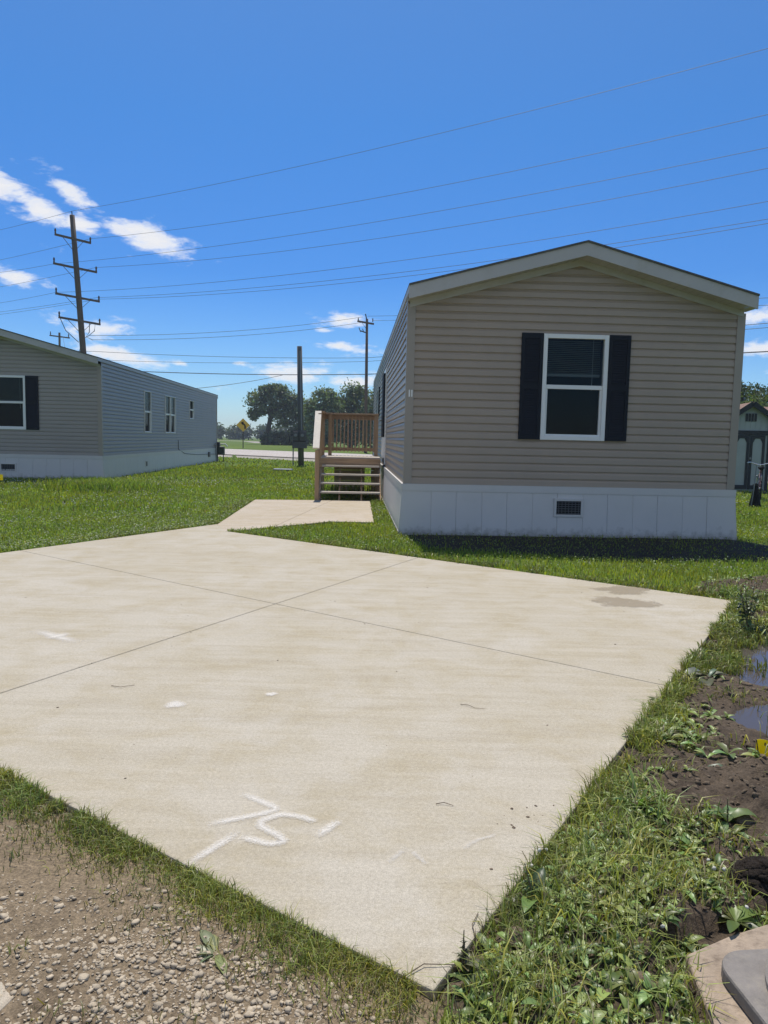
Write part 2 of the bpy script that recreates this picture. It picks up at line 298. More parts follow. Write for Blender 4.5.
# ------------------------------------------------------------------ mesh helpers
class MB:
    """collects quads, boxes, tubes ... and links them as ONE mesh object"""
    def __init__(s): s.v = []; s.f = []
    def add(s, vs, fs):
        o = len(s.v); s.v += [tuple(x) for x in vs]; s.f += [tuple(o + i for i in f) for f in fs]; return s
    def quad(s, a, b, c, d): return s.add([a, b, c, d], [(0, 1, 2, 3)])
    def box(s, x0, x1, y0, y1, z0, z1):
        return s.add([(x0, y0, z0), (x1, y0, z0), (x1, y1, z0), (x0, y1, z0), (x0, y0, z1), (x1, y0, z1), (x1, y1, z1), (x0, y1, z1)],
                     [(0, 3, 2, 1), (4, 5, 6, 7), (0, 1, 5, 4), (1, 2, 6, 5), (2, 3, 7, 6), (3, 0, 4, 7)])
    def prism(s, poly, z0, z1):
        n = len(poly)
        return s.add([(x, y, z0) for x, y in poly] + [(x, y, z1) for x, y in poly],
                     [tuple(range(n))[::-1], tuple(range(n, 2 * n))] + [(i, (i + 1) % n, n + (i + 1) % n, n + i) for i in range(n)])
    def bar(s, a, b, w, h=None, upv=(0, 0, 1)):
        h = h or w; a = Vector(a); b = Vector(b); d = (b - a).normalized(); u = Vector(upv)
        if abs(d.dot(u)) > .98: u = Vector((0, 1, 0))
        sd = d.cross(u).normalized(); u2 = sd.cross(d).normalized()
        vs = []
        for p in (a, b):
            for i, j in ((-1, -1), (1, -1), (1, 1), (-1, 1)): vs.append(p + sd * (i * w / 2) + u2 * (j * h / 2))
        return s.add(vs, [(0, 1, 2, 3), (7, 6, 5, 4), (0, 4, 5, 1), (1, 5, 6, 2), (2, 6, 7, 3), (3, 7, 4, 0)])
    def tube(s, pts, r, n=8, cap=True):
        pts = [Vector(p) for p in pts]; rs = r if isinstance(r, (list, tuple)) else [r] * len(pts)
        vs = []; fs = []
        for i, p in enumerate(pts):
            d = (pts[min(i + 1, len(pts) - 1)] - pts[max(i - 1, 0)]).normalized()
            u = Vector((0, 0, 1)) if abs(d.z) < .9 else Vector((1, 0, 0))
            a = d.cross(u).normalized(); b = a.cross(d)
            for k in range(n):
                t = 2 * math.pi * k / n; vs.append(p + (a * math.cos(t) + b * math.sin(t)) * rs[i])
            if i:
                for k in range(n):
                    k2 = (k + 1) % n; fs.append(((i - 1) * n + k, (i - 1) * n + k2, i * n + k2, i * n + k))
        if cap: fs += [tuple(range(n))[::-1], tuple(range((len(pts) - 1) * n, len(pts) * n))]
        return s.add(vs, fs)
    def lathe(s, prof, cx, cy, n=16):
        vs = []; fs = []
        for i, (r, z) in enumerate(prof):
            for k in range(n):
                t = 2 * math.pi * k / n; vs.append((cx + r * math.cos(t), cy + r * math.sin(t), z))
            if i:
                for k in range(n):
                    k2 = (k + 1) % n; fs.append(((i - 1) * n + k, (i - 1) * n + k2, i * n + k2, i * n + k))
        fs += [tuple(range(n))[::-1], tuple(range((len(prof) - 1) * n, len(prof) * n))]
        return s.add(vs, fs)
    def build(s, name, mat, parent=None, bevel=0.0, smooth=False, loc=None):
        me = bpy.data.meshes.new(name); me.from_pydata(s.v, [], s.f); me.update()
        me.materials.append(mat); o = bpy.data.objects.new(name, me); C.objects.link(o)
        if parent: o.parent = parent
        if loc: o.location = loc
        if bevel:
            b = o.modifiers.new('edge', 'BEVEL'); b.width = bevel; b.segments = 2; b.limit_method = 'ANGLE'; b.angle_limit = R(40)
        if smooth:
            for p in me.polygons: p.use_smooth = True
        return o
def raw_mesh(name, V, Fc, nper, mat, tint=None, parent=None, smooth=False):
    """mesh from numpy arrays: Fc is (n, nper) vertex indices, tint one colour per vertex"""
    me = bpy.data.meshes.new(name); nv = len(V); nf = len(Fc)
    me.vertices.add(nv); me.vertices.foreach_set('co', np.asarray(V, np.float32).ravel())
    me.loops.add(nf * nper); me.loops.foreach_set('vertex_index', np.asarray(Fc, np.int32).ravel())
    me.polygons.add(nf); me.polygons.foreach_set('loop_start', np.arange(nf, dtype=np.int32) * nper)
    me.polygons.foreach_set('loop_total', np.full(nf, nper, np.int32))
    if smooth: me.polygons.foreach_set('use_smooth', np.ones(nf, bool))
    me.update(calc_edges=True)
    if tint is not None:
        at = me.color_attributes.new('tint', 'FLOAT_COLOR', 'POINT')
        at.data.foreach_set('color', np.concatenate([tint, np.ones((nv, 1))], 1).astype(np.float32).ravel())
    me.materials.append(mat); o = bpy.data.objects.new(name, me); C.objects.link(o)
    if parent: o.parent = parent
    return o
def tag(o, label=None, cat=None, group=None, kind=None):
    if label: o['label'] = label
    if cat: o['category'] = cat
    if group: o['group'] = group
    if kind: o['kind'] = kind
    return o
def empty(name, loc, rz=0.0, label=None, cat=None, group=None):
    o = bpy.data.objects.new(name, None); C.objects.link(o); o.location = loc; o.rotation_euler = (0, 0, rz); o.empty_display_size = .2
    return tag(o, label, cat, group)
def structure(o): o['kind'] = 'structure'; return o
def copy_tree(o, parent=None):
    c = o.copy(); C.objects.link(c)
    if parent: c.parent = parent
    for ch in list(o.children): copy_tree(ch, c)
    return c
def inpoly(x, y, poly):
    r = np.zeros(np.shape(x), bool); n = len(poly)
    for i in range(n):
        x1, y1 = poly[i]; x2, y2 = poly[(i + 1) % n]
        if y1 == y2: continue
        r ^= ((y1 > y) != (y2 > y)) & (x < (x2 - x1) * (y - y1) / (y2 - y1) + x1)
    return r
def dist_seg(x, y, a, b):
    ax, ay = a; bx, by = b; dx, dy = bx - ax, by - ay
    t = np.clip(((x - ax) * dx + (y - ay) * dy) / (dx * dx + dy * dy), 0, 1)
    return np.hypot(x - ax - t * dx, y - ay - t * dy)
def vnoise(x, y, s, seed):
    """smooth value noise"""
    rg = np.random.default_rng(seed); T = rg.random((256, 256)); x = np.asarray(x) * s + 1000; y = np.asarray(y) * s + 1000
    i = np.floor(x).astype(int); j = np.floor(y).astype(int); fx = x - i; fy = y - j
    fx = fx * fx * (3 - 2 * fx); fy = fy * fy * (3 - 2 * fy)
    a = T[i % 256, j % 256]; b = T[(i + 1) % 256, j % 256]; c = T[i % 256, (j + 1) % 256]; d = T[(i + 1) % 256, (j + 1) % 256]
    return a + (b - a) * fx + (c - a) * fy + (a - b - c + d) * fx * fy
def fbm(x, y, s, seed, oct=4):
    t = 0; w = 1; tot = 0
    for k in range(oct): t = t + w * vnoise(x, y, s * 2 ** k, seed + k); tot += w; w *= .5
    return t / tot

# ------------------------------------------------------------------ ground, driveway, walk, road
DRIVE = [(0.15, 1.75), (3.15, 6.59), (-2.26, 10.70), (-2.58, 11.55), (-4.30, 8.33), (-5.56, 5.73), (-1.53, 2.92)]
WALK = [(-2.58, 11.55), (-2.26, 10.70), (-0.88, 12.30), (-0.16, 12.30), (-0.32, 16.66), (-2.81, 16.24)]
ZD = 0.03
ring = [0, 2, 5, 9, 14, 20, 30, 45, 70, 110, 180, 300, 500, 800, 1200]
gm = MB(); vs = [(0, 12, 0)]; fs = []
for i, rr in enumerate(ring[1:]):
    for k in range(48): vs.append((rr * math.cos(k * math.pi / 24), 12 + rr * math.sin(k * math.pi / 24), 0))
    for k in range(48):
        k2 = (k + 1) % 48
        if i == 0: fs.append((0, 1 + k, 1 + k2))
        else: fs.append((1 + (i - 1) * 48 + k, 1 + i * 48 + k, 1 + i * 48 + k2, 1 + (i - 1) * 48 + k2))
gm.add(vs, fs); structure(gm.build('ground', M_['ground']))

def clip(poly, a, b, off):
    """part of the polygon left of line a->b, pulled back by off"""
    dx, dy = b[0] - a[0], b[1] - a[1]; L = math.hypot(dx, dy); nx, ny = -dy / L, dx / L
    sd = lambda p: (p[0] - a[0]) * nx + (p[1] - a[1]) * ny - off
    out = []
    for i in range(len(poly)):
        p, q = poly[i], poly[(i + 1) % len(poly)]; s, t = sd(p), sd(q)
        if s >= 0: out.append(p)
        if s * t < 0: k = s / (s - t); out.append((p[0] + (q[0] - p[0]) * k, p[1] + (q[1] - p[1]) * k))
    return out
J1 = ((-1.99, 3.82), (0.31, 8.47)); J2 = ((-1.69, 6.68), (1.56, 4.24)); G = 0.0028
dm = MB()
for s1 in (0, 1):
    for s2 in (0, 1):
        q = clip(DRIVE, *(J1 if s1 else J1[::-1]), G); q = clip(q, *(J2 if s2 else J2[::-1]), G)
        dm.prism(q, -0.06, ZD)
drive = structure(dm.build('driveway', M_['concrete'], bevel=0.006))
jm = MB().prism([(x * .995, 5.9 + (y - 5.9) * .995) for x, y in DRIVE], -0.05, ZD - .009); jm.build('joint_filler', M_['joint'], drive)
wm = MB()
wcut = ((-1.6, 12.2), (-1.15, 16.5))
for s in (0, 1): wm.prism(clip(WALK, *(wcut if s else wcut[::-1]), G), -0.05, ZD - .003)
walk = structure(wm.build('sidewalk', M_['walk'], bevel=0.006))

# sprayed marks, worn marks and damp patches lie on the driveway as thin layers
def cover_mesh(name, V, Fc, cov, mat):
    me = bpy.data.meshes.new(name); me.from_pydata(V, [], Fc); me.materials.append(mat)
    at = me.attributes.new('cover', 'FLOAT', 'POINT'); at.data.foreach_set('value', cov)
    o = bpy.data.objects.new(name, me); C.objects.link(o); o.parent = drive; return o
def strokes(name, lines, w, mat, z=ZD + .003):
    V = []; Fc = []; cov = []
    for pts in lines:
        P = []
        for i in range(len(pts) - 1):
            for k in range(6): t = k / 6; P.append((pts[i][0] * (1 - t) + pts[i + 1][0] * t, pts[i][1] * (1 - t) + pts[i + 1][1] * t))
        P.append(pts[-1]); n = len(P); b0 = len(V)
        for it in range(2):
            P = [P[0]] + [((P[i - 1][0] + 2 * P[i][0] + P[i + 1][0]) / 4, (P[i - 1][1] + 2 * P[i][1] + P[i + 1][1]) / 4) for i in range(1, n - 1)] + [P[-1]]
        for i, (x, y) in enumerate(P):
            a = P[max(i - 1, 0)]; b = P[min(i + 1, n - 1)]; dx, dy = b[0] - a[0], b[1] - a[1]; L = math.hypot(dx, dy) or 1; nx, ny = -dy / L, dx / L
            end = min(1, min(i, n - 1 - i) / 2.0 + .15)
            for k, c in ((-1, 0.0), (-.55, .55), (0, 1.0), (.55, .55), (1, 0.0)):
                V.append((x + nx * k * w, y + ny * k * w, z)); cov.append(c * end)
            if i:
                for k in range(4): Fc.append((b0 + (i - 1) * 5 + k, b0 + (i - 1) * 5 + k + 1, b0 + i * 5 + k + 1, b0 + i * 5 + k))
        z += .0006
    return cover_mesh(name, V, Fc, cov, mat)
def blotch(name, cx, cy, rx, ry, rot, mat, z=ZD + .003, seed=1, soft=(.0, .55, 1.0)):
    V = [(cx, cy, z)]; cov = [1.0]; Fc = []; rg = random.Random(seed); n = 28
    ph = [rg.uniform(0, 6.28) for _ in range(3)]
    for j, (s, c) in enumerate(((.45, soft[2]), (.8, soft[1]), (1.1, soft[0]))):
        for k in range(n):
            t = 2 * math.pi * k / n; wv = 1 + .16 * math.sin(2 * t + ph[0]) + .1 * math.sin(3 * t + ph[1]) + .06 * math.sin(5 * t + ph[2])
            x, y = rx * s * wv * math.cos(t), ry * s * wv * math.sin(t)
            V.append((cx + x * math.cos(rot) - y * math.sin(rot), cy + x * math.sin(rot) + y * math.cos(rot), z)); cov.append(c)
        for k in range(n):
            k2 = (k + 1) % n
            Fc.append((0, 1 + k, 1 + k2) if j == 0 else (1 + (j - 1) * n + k, 1 + j * n + k, 1 + j * n + k2, 1 + (j - 1) * n + k2))
    return cover_mesh(name, V, Fc, cov, mat)
strokes('sprayed_numerals', [[(-.525, 2.765), (-.365, 2.65), (-.42, 2.61), (-.60, 2.525)],
                             [(-.215, 2.56), (-.28, 2.595), (-.35, 2.61), (-.415, 2.56), (-.41, 2.52), (-.335, 2.46), (-.315, 2.425), (-.36, 2.405), (-.47, 2.45)],
                             [(-.13, 2.58), (-.21, 2.455)]], .025, M_['spray'])
strokes('sprayed_line', [[(-.475, 2.485), (-.61, 2.27)]], .025, M_['spray'])
strokes('sprayed_cross', [[(-2.39, 5.07), (-1.97, 4.78)], [(-2.235, 4.865), (-2.12, 5.01)]], .062, M_['spray'])
blotch('paint_spot', -1.04, 3.70, .050, .062, .4, M_['spray'], seed=3)
blotch('paint_spot', -.58, 3.885, .032, .034, .3, M_['spray'], seed=4)
strokes('worn_mark', [[(.035, 2.31), (.10, 2.40)], [(.115, 2.39), (.165, 2.30)]], .014, M_['faint'])
strokes('worn_mark', [[(.42, 2.50), (.34, 2.46), (.29, 2.40)]], .012, M_['faint'])
blotch('damp_patch', 2.28, 6.98, .29, .25, 0.3, M_['damp'], seed=8)
blotch('damp_patch', 2.10, 6.42, .30, .27, 0.2, M_['damp'], seed=9)

def strip_poly(name, poly, z, mat): return structure(MB().add([(x, y, z) for x, y in poly], [tuple(range(len(poly)))]).build(name, mat))
rl = lambda x, y0: y0 - .80 * (x + 7.5)
def road_band(name, y0, y1, z, mat, X0=-60, X1=60):
    return strip_poly(name, [(X0, rl(X0, y0)), (X1, rl(X1, y0)), (X1, rl(X1, y1)), (X0, rl(X0, y1))], z, mat)
road_band('road_shoulder', 46.3, 71.0, .004, M_['shoulder'])
road_band('road', 50.5, 69.3, .05, M_['road'])
road_band('road_edge_line', 50.9, 51.5, .054, M_['joint'])
strip_poly('far_path', [(-70, 215), (-36, 190), (-26, 150), (-22, 150), (-33, 195), (-66, 224)], .006, M_['shoulder'])

# ------------------------------------------------------------------ manufactured homes
EXPO = 0.1135
def siding_rect(mb, P0, ux, nx, length, z0, z1, openings=(), top=None):
    """lapped courses on a wall from P0 along ux, outward nx; top(z)->(xa,xb) narrows it under a gable"""
    P0 = Vector(P0); ux = Vector(ux); nx = Vector(nx); k = 0; z = z0
    def pt(x, zz, off): q = P0 + ux * x + nx * off; return (q.x, q.y, zz)
    while z < z1 - 1e-4:
        zt = min(z + EXPO, z1); cuts = {z, zt}
        for a, b, c, d in openings:
            for e in (c, d):
                if z < e < zt: cuts.add(e)
        cuts |= {z + EXPO * f for f in (.60, .90) if z + EXPO * f < zt}
        cuts = sorted(cuts)
        def prof(zz, z=z):
            t = (zz - z) / EXPO
            return .027 - .004 * t / .60 if t < .60 else .023 - .017 * min(1, (t - .60) / .30)
        for i in range(len(cuts) - 1):
            a0, a1 = cuts[i], cuts[i + 1]
            lo0, hi0 = top(a0) if top else (0, length); lo1, hi1 = top(a1) if top else (0, length)
            if hi0 <= lo0: continue
            if hi1 < lo1: lo1 = hi1 = (lo1 + hi1) / 2
            zm = (a0 + a1) / 2; blocks = sorted((o[0], o[1]) for o in openings if o[2] < zm < o[3])
            segs = []; x = None
            cur0, cur1 = lo0, lo1
            for (bx0, bx1) in blocks: segs.append((cur0, bx0, cur1, bx0)); cur0 = cur1 = bx1
            segs.append((cur0, hi0, cur1, hi1))
            for (p0, q0, p1, q1) in segs:
                mb.quad(pt(p0, a0, prof(a0)), pt(q0, a0, prof(a0)), pt(q1, a1, prof(a1)), pt(p1, a1, prof(a1)))
                if i == 0: mb.quad(pt(p0, a0, 0.0), pt(q0, a0, 0.0), pt(q0, a0, .027), pt(p0, a0, .027))
        z = zt
def wall_frame(P0, ux, nx):
    P0 = Vector(P0); ux = Vector(ux); nx = Vector(nx)
    return lambda x, o, z: tuple((P0 + ux * x + nx * o)[:2]) + (z,)
def fbox(mb, fr, x0, x1, o0, o1, z0, z1):
    c = [fr(x, o, z) for z in (z0, z1) for x, o in ((x0, o0), (x1, o0), (x1, o1), (x0, o1))]
    return mb.add(c, [(0, 3, 2, 1), (4, 5, 6, 7), (0, 1, 5, 4), (1, 2, 6, 5), (2, 3, 7, 6), (3, 0, 4, 7)])
def window_unit(fr, x0, x1, z0, z1, parent, fw=.062, blind=None, mull=None):
    """white single-hung window: frame with meeting rail, sash stiles, two panes, blind"""
    zm = z0 + (z1 - z0) * .505; f = MB()
    fbox(f, fr, x0, x0 + fw, -.05, .045, z0, z1); fbox(f, fr, x1 - fw, x1, -.05, .045, z0, z1)
    fbox(f, fr, x0 + fw, x1 - fw, -.05, .044, z0, z0 + fw); fbox(f, fr, x0 + fw, x1 - fw, -.05, .044, z1 - fw, z1)
    fbox(f, fr, x0 + fw, x1 - fw, -.045, .020, zm - .03, zm + .03)
    if mull: fbox(f, fr, (x0 + x1) / 2 - mull / 2, (x0 + x1) / 2 + mull / 2, -.05, .047, z0 + fw, z1 - fw)
    w = f.build('window', M_['white'], parent, bevel=.004)
    s = MB()
    fbox(s, fr, x0 + fw, x0 + fw + .03, -.04, .008, z0 + fw, zm - .03); fbox(s, fr, x1 - fw - .03, x1 - fw, -.04, .008, z0 + fw, zm - .03)
    fbox(s, fr, x0 + fw + .03, x1 - fw - .03, -.04, .007, z0 + fw, z0 + fw + .025)
    s.build('sash', M_['white'], w)
    for a, b, o in ((z0 + fw, zm - .03, -.020), (zm + .03, z1 - fw, -.004)):
        p = MB(); c = [fr(x0 + fw, o, a), fr(x1 - fw, o, a), fr(x1 - fw, o, b), fr(x0 + fw, o, b)]; p.quad(*c); p.build('pane', M_['glass'], w)
    if blind:
        bl = MB(); zz = z1 - fw - .02
        while zz > blind:
            c = [fr(x0 + fw + .02, -.075, zz), fr(x1 - fw - .02, -.075, zz), fr(x1 - fw - .02, -.098, zz - .014), fr(x0 + fw + .02, -.098, zz - .014)]
            bl.quad(*c); zz -= .027
        fbox(bl, fr, x0 + fw + .02, x1 - fw - .02, -.11, -.07, blind - .05, blind - .012)
        bl.build('blind', M_['blind'], w)
        fbox(MB(), fr, x0 + fw + .70, x0 + fw + .706, -.07, -.066, blind - .25, z1 - fw).build('blind_cord', M_['curtain'], w)
    return w
def shutter(fr, x0, x1, z0, z1, parent):
    s = MB(); fbox(s, fr, x0, x1, .012, .036, z0, z1)
    for a, b in ((x0, x0 + .05), (x1 - .05, x1)): fbox(s, fr, a, b, .036, .052, z0, z1)
    for a, b in ((z0, z0 + .07), (z1 - .07, z1), ((z0 + z1) / 2 - .035, (z0 + z1) / 2 + .035)): fbox(s, fr, x0 + .05, x1 - .05, .036, .051, a, b)
    zz = z0 + .075
    while zz < z1 - .09:
        if abs(zz - (z0 + z1) / 2) > .05:
            s.quad(fr(x0 + .05, .048, zz), fr(x1 - .05, .048, zz), fr(x1 - .05, .037, zz + .03), fr(x0 + .05, .037, zz + .03))
        zz += .035
    return s.build('shutter', M_['shutter'], parent)
def skirt_side(mb, fr, length, h, flare=.04, e0=0.0, e1=0.0):
    """panels with pressed vertical grooves between a top and a bottom rail"""
    fbox(mb, fr, -e0, length + e1, 0, .058, h - .10, h)
    fbox(mb, fr, -e0 - flare, length + e1 + flare, 0, .056 + flare, -.05, .055)
    n = max(2, int(round(length / .384))); wdt = length / n
    for k in range(n):
        x0 = k * wdt - (e0 if k == 0 else 0); x1 = (k + 1) * wdt + (e1 if k == n - 1 else 0); deep = .007 if k % 2 else .003
        xs = [(x0, .050 - deep), (x0 + .010, .050), (x1 - .010, .050), (x1, .050 - deep)]; ex0 = flare if k == 0 else 0; ex1 = flare if k == n - 1 else 0
        for i in range(3):
            (a, oa), (b, ob) = xs[i], xs[i + 1]
            mb.quad(fr(a - (ex0 if i == 0 else 0), oa + flare, .054), fr(b + (ex1 if i == 2 else 0), ob + flare, .054), fr(b, ob, h - .099), fr(a, oa, h - .099))
def vent(fr, x0, x1, z0, z1, parent, off):
    f = MB(); t = .035
    fbox(f, fr, x0 - t, x0, off - .02, off + .016, z0 - t, z1 + t); fbox(f, fr, x1, x1 + t, off - .02, off + .016, z0 - t, z1 + t)
    fbox(f, fr, x0, x1, off - .02, off + .015, z0 - t, z0); fbox(f, fr, x0, x1, off - .02, off + .015, z1, z1 + t)
    v = f.build('vent', M_['skirt'], parent, bevel=.003); b = MB()
    fbox(b, fr, x0, x1, off - .03, off + .002, z0, z1); b.build('vent_back', M_['blackplastic'], v)
    s = MB(); zz = z0 + .012
    while zz < z1 - .01: fbox(s, fr, x0, x1, off + .002, off + .010, zz, zz + .010); zz += .034
    xx = x0 + .03
    while xx < x1 - .02: fbox(s, fr, xx, xx + .007, off + .002, off + .009, z0, z1); xx += .05
    s.build('vent_grille', M_['meter'], v)
def roof_line(x, W, apex, eave): return apex - (apex - eave) * abs(x - W / 2) / (W / 2)
def make_home(loc, rz, W, L, zs, label, front_open, left_open, right_open, sidm):
    root = empty('manufactured_home', loc, rz, label, 'mobile home')
    OV, SO, TH = .35, .04, .19
    top_e, top_a = 3.55, 3.55 + .65 * W / 4.886                       # top of the roof at eave and ridge
    sl_ = (top_a - top_e) / (W / 2)
    ze, za = top_e - TH - .02, top_a - TH - .02     # wall head
    wm_ = MB()
    topf = lambda z: (0, W) if z <= ze else ((z - ze) / sl_, W - (z - ze) / sl_)
    siding_rect(wm_, (0, 0, 0), (1, 0, 0), (0, -1, 0), W, zs, za, front_open, topf)
    siding_rect(wm_, (W, L, 0), (-1, 0, 0), (0, 1, 0), W, zs, za, (), topf)
    siding_rect(wm_, (0, L, 0), (0, -1, 0), (-1, 0, 0), L, zs, top_e - .06, [(L - b, L - a, c, d) for a, b, c, d in left_open])
    siding_rect(wm_, (W, 0, 0), (0, 1, 0), (1, 0, 0), L, zs, top_e - .06, right_open)
    wm_.build('wall', sidm, root)
    inn = MB(); inn.quad((.02, .02, zs + .12), (W - .02, .02, zs + .12), (W - .02, L - .02, zs + .12), (.02, L - .02, zs + .12))
    inn.quad((.02, .02, ze - .1), (.02, L - .02, ze - .1), (W - .02, L - .02, ze - .1), (W - .02, .02, ze - .1))
    inn.quad((.1, 3.6, zs + .12), (W - .1, 3.6, zs + .12), (W - .1, 3.6, ze - .1), (.1, 3.6, ze - .1))
    inn.build('interior', M_['interior'], root)
    for cx, cy, sx_, sy_ in ((0, 0, -1, -1), (W, 0, 1, -1), (0, L, -1, 1), (W, L, 1, 1)):
        t = MB(); a = .034; b = .085
        xs = sorted((cx + sx_ * a, cx - sx_ * b)); ys = sorted((cy + sy_ * a, cy + sy_ * .003)); t.box(*xs, *ys, zs, ze - .004)
        xs = sorted((cx + sx_ * (a - .001), cx + sx_ * .003)); ys = sorted((cy + sy_ * .002, cy - sy_ * b)); t.box(*xs, *ys, zs, ze - .004)
        t.build('corner_trim', M_['trim'], root)
    sk = MB(); fl = .04
    skirt_side(sk, wall_frame((0, 0, 0), (1, 0, 0), (0, -1, 0)), W, zs, fl, .052, .052)
    skirt_side(sk, wall_frame((W, L, 0), (-1, 0, 0), (0, 1, 0)), W, zs, fl, .052, .052)
    skirt_side(sk, wall_frame((0, L, 0), (0, -1, 0), (-1, 0, 0)), L, zs, fl, .05, .05)
    skirt_side(sk, wall_frame((W, 0, 0), (0, 1, 0), (1, 0, 0)), L, zs, fl, .05, .05)
    sk.build('skirting', M_['skirt'], root)
    # roof: shingled slabs, pale fascia and soffit, frieze under the soffit
    rf = MB()
    for s in (0, 1):
        xe = -SO if s == 0 else W + SO; xr = W / 2
        zE = top_e - sl_ * SO; ys = (-OV - .02, L + .22)
        a = [(xe, ys[0], zE + .014), (xr, ys[0], top_a + .014), (xr, ys[1], top_a + .014), (xe, ys[1], zE + .014)]
        b = [(p[0], p[1], p[2] - .025) for p in a]
        rf.add(a + b, [(0, 1, 2, 3), (7, 6, 5, 4), (0, 4, 5, 1), (1, 5, 6, 2), (2, 6, 7, 3), (3, 7, 4, 0)])
    roof = rf.build('roof', M_['roof'], root)
    fa = MB()
    for s in (0, 1):
        xe = -SO if s == 0 else W + SO; xr = W / 2; zE = top_e - sl_ * SO
        for y0, y1 in ((-OV, -OV + .03), (L + .17, L + .20)):
            c = []
            for y in (y0, y1): c += [(xe, y, zE - TH), (xr, y, top_a - TH), (xr, y, top_a - .012), (xe, y, zE - .012)]
            fa.add(c, [(0, 1, 2, 3), (7, 6, 5, 4), (0, 4, 5, 1), (3, 2, 6, 7), (0, 3, 7, 4), (1, 5, 6, 2)])
        x0, x1 = sorted((xe, xe + (.025 if s == 0 else -.025)))
        fa.box(x0, x1, -OV + .031, L + .169, zE - .10, zE - .016)
    fa.build('fascia', M_['fascia'], root)
    sf = MB()
    for s in (0, 1):
        xe = -SO + .001 if s == 0 else W + SO - .001; xr = W / 2; zE = top_e - sl_ * SO
        n = 22
        for i in range(n):                          # ribbed soffit panels
            t0, t1 = i / n, (i + .9) / n
            for (ta, tb, dz) in ((t0, t1, 0), (t1, (i + 1) / n, .002)):
                xa, xb = xe + (xr - xe) * ta, xe + (xr - xe) * tb
                za_, zb_ = zE - TH + (top_a - zE) * ta + .012 + dz, zE - TH + (top_a - zE) * tb + .012 + dz
                sf.quad((xa, -OV + .031, za_), (xa, 0.0, za_), (xb, 0.0, zb_), (xb, -OV + .031, zb_))
    sf.build('soffit', M_['fascia'], root)
    fz = MB()
    for s in (0, 1):
        xe = .0 if s == 0 else W; xr = W / 2
        c = []
        for y in (-.042, -.018):
            c += [(xe, y, ze - .055), (xr, y, za - .055), (xr, y, za + .035), (xe, y, ze + .035)]
        fz.add(c, [(0, 1, 2, 3), (7, 6, 5, 4), (0, 4, 5, 1), (3, 2, 6, 7), (0, 3, 7, 4), (1, 5, 6, 2)])
    fz.build('frieze', M_['fascia'], root)
    return root, wall_frame((0, 0, 0), (1, 0, 0), (0, -1, 0)), wall_frame((0, 0, 0), (0, 1, 0), (-1, 0, 0)), wall_frame((W, 0, 0), (0, 1, 0), (1, 0, 0)), roof

YAW = .0433
uu = Vector((math.cos(YAW), math.sin(YAW), 0)); ww = Vector((-math.sin(YAW), math.cos(YAW), 0))
W1, L1 = 4.886, 17.6
A1 = Vector((.3054, 11.01, 0))
win1 = (1.955, 2.915, 1.438, 2.968)
door1 = (6.62, 7.52, .98, 2.93); swin1 = (11.5, 12.4, 2.05, 2.90)
home1, fF, fL, fR, roof1 = make_home(A1, YAW, W1, L1, .754,
    'clay coloured mobile home with navy shutters and white skirting beside the driveway', [win1], [door1, swin1], [], M_['siding'])
window_unit(fF, *win1, home1, .062, blind=2.42)
shutter(fF, 1.635, 1.950, 1.440, 2.972, home1); shutter(fF, 2.920, 3.236, 1.440, 2.972, home1)
vent(fF, 2.235, 2.600, .345, .545, home1, .072)
dcase = MB()
for a, b, c, d in ((6.52, 6.62, .80, 3.02), (7.52, 7.62, .80, 3.02), (6.62, 7.52, 2.93, 3.02)): fbox(dcase, fL, a, b, -.03, .05, c, d)
door = dcase.build('door', M_['white'], home1, bevel=.004)
fbox(MB(), fL, 6.62, 7.52, -.04, .085, .95, 1.44).build('door_panel', M_['white'], door)
fbox(MB(), fL, 6.64, 7.50, -.03, .095, 1.441, 2.92).build('door_glass', M_['shutter'], door)
hd = MB(); hd.tube([fL(7.40, .09, 1.85), fL(7.40, .14, 1.85)], .012); hd.tube([fL(7.40, .14, 1.85), fL(7.30, .14, 1.85)], .011); hd.build('door_handle', M_['dark'], door)
window_unit(fL, *swin1, home1, .05, blind=2.5)
shutter(fL, 11.05, 11.48, 2.05, 2.90, home1); shutter(fL, 12.42, 12.85, 2.05, 2.90, home1)
pl = MB()
for x in (.012, .048): fbox(pl, fF, x, x + .020, .0342, .0385, 2.015, 2.115)
pl.build('house_number', M_['white'], home1)
vp = MB(); vp.tube([(2.05, 3.0, 3.95), (2.05, 3.0, 4.52)], .04, 12); vp.build('vent_pipe', M_['galv'], home1, smooth=False)
W2, L2 = 5.50, 18.63
B2 = Vector((-8.3233, 22.055, 0)) - uu * W2
wl = W2 - 3.10
win2 = (wl, wl + .96, 1.438, 2.99)
r1 = (4.50, 5.36, 1.44, 2.90); r2 = (7.45, 9.12, 1.44, 2.90); r3 = (11.85, 12.70, 2.10, 2.93)
home2, gF, gL, gR, roof2 = make_home(B2, YAW, W2, L2, .72,
    'grey sided mobile home on the far lawn with four windows along its side', [win2], [], [r1, r2, r3], M_['siding_grey'])
window_unit(gF, *win2, home2, .062, blind=2.30)
shutter(gF, wl + .965, wl + 1.33, 1.44, 2.99, home2); shutter(gF, wl - .37, wl - .005, 1.44, 2.99, home2)
for o in (r1, r3): window_unit(gR, *o, home2, .022, blind=o[3] - .35)
window_unit(gR, *r2, home2, .022, blind=2.5, mull=.07)
vent(gF, W2 - 2.86, W2 - 2.47, .235, .425, home2, .072)
vent(gR, 4.44, 4.62, .26, .42, home2, .072)
cb = MB(); cb.tube([gR(9.6, .03, 1.15), gR(9.6, .035, .78), gR(10.6, .07, .58), gR(13.0, .075, .48), gR(17.9, .09, .40)], .012, 6); cb.build('cable', M_['dark'], home2)
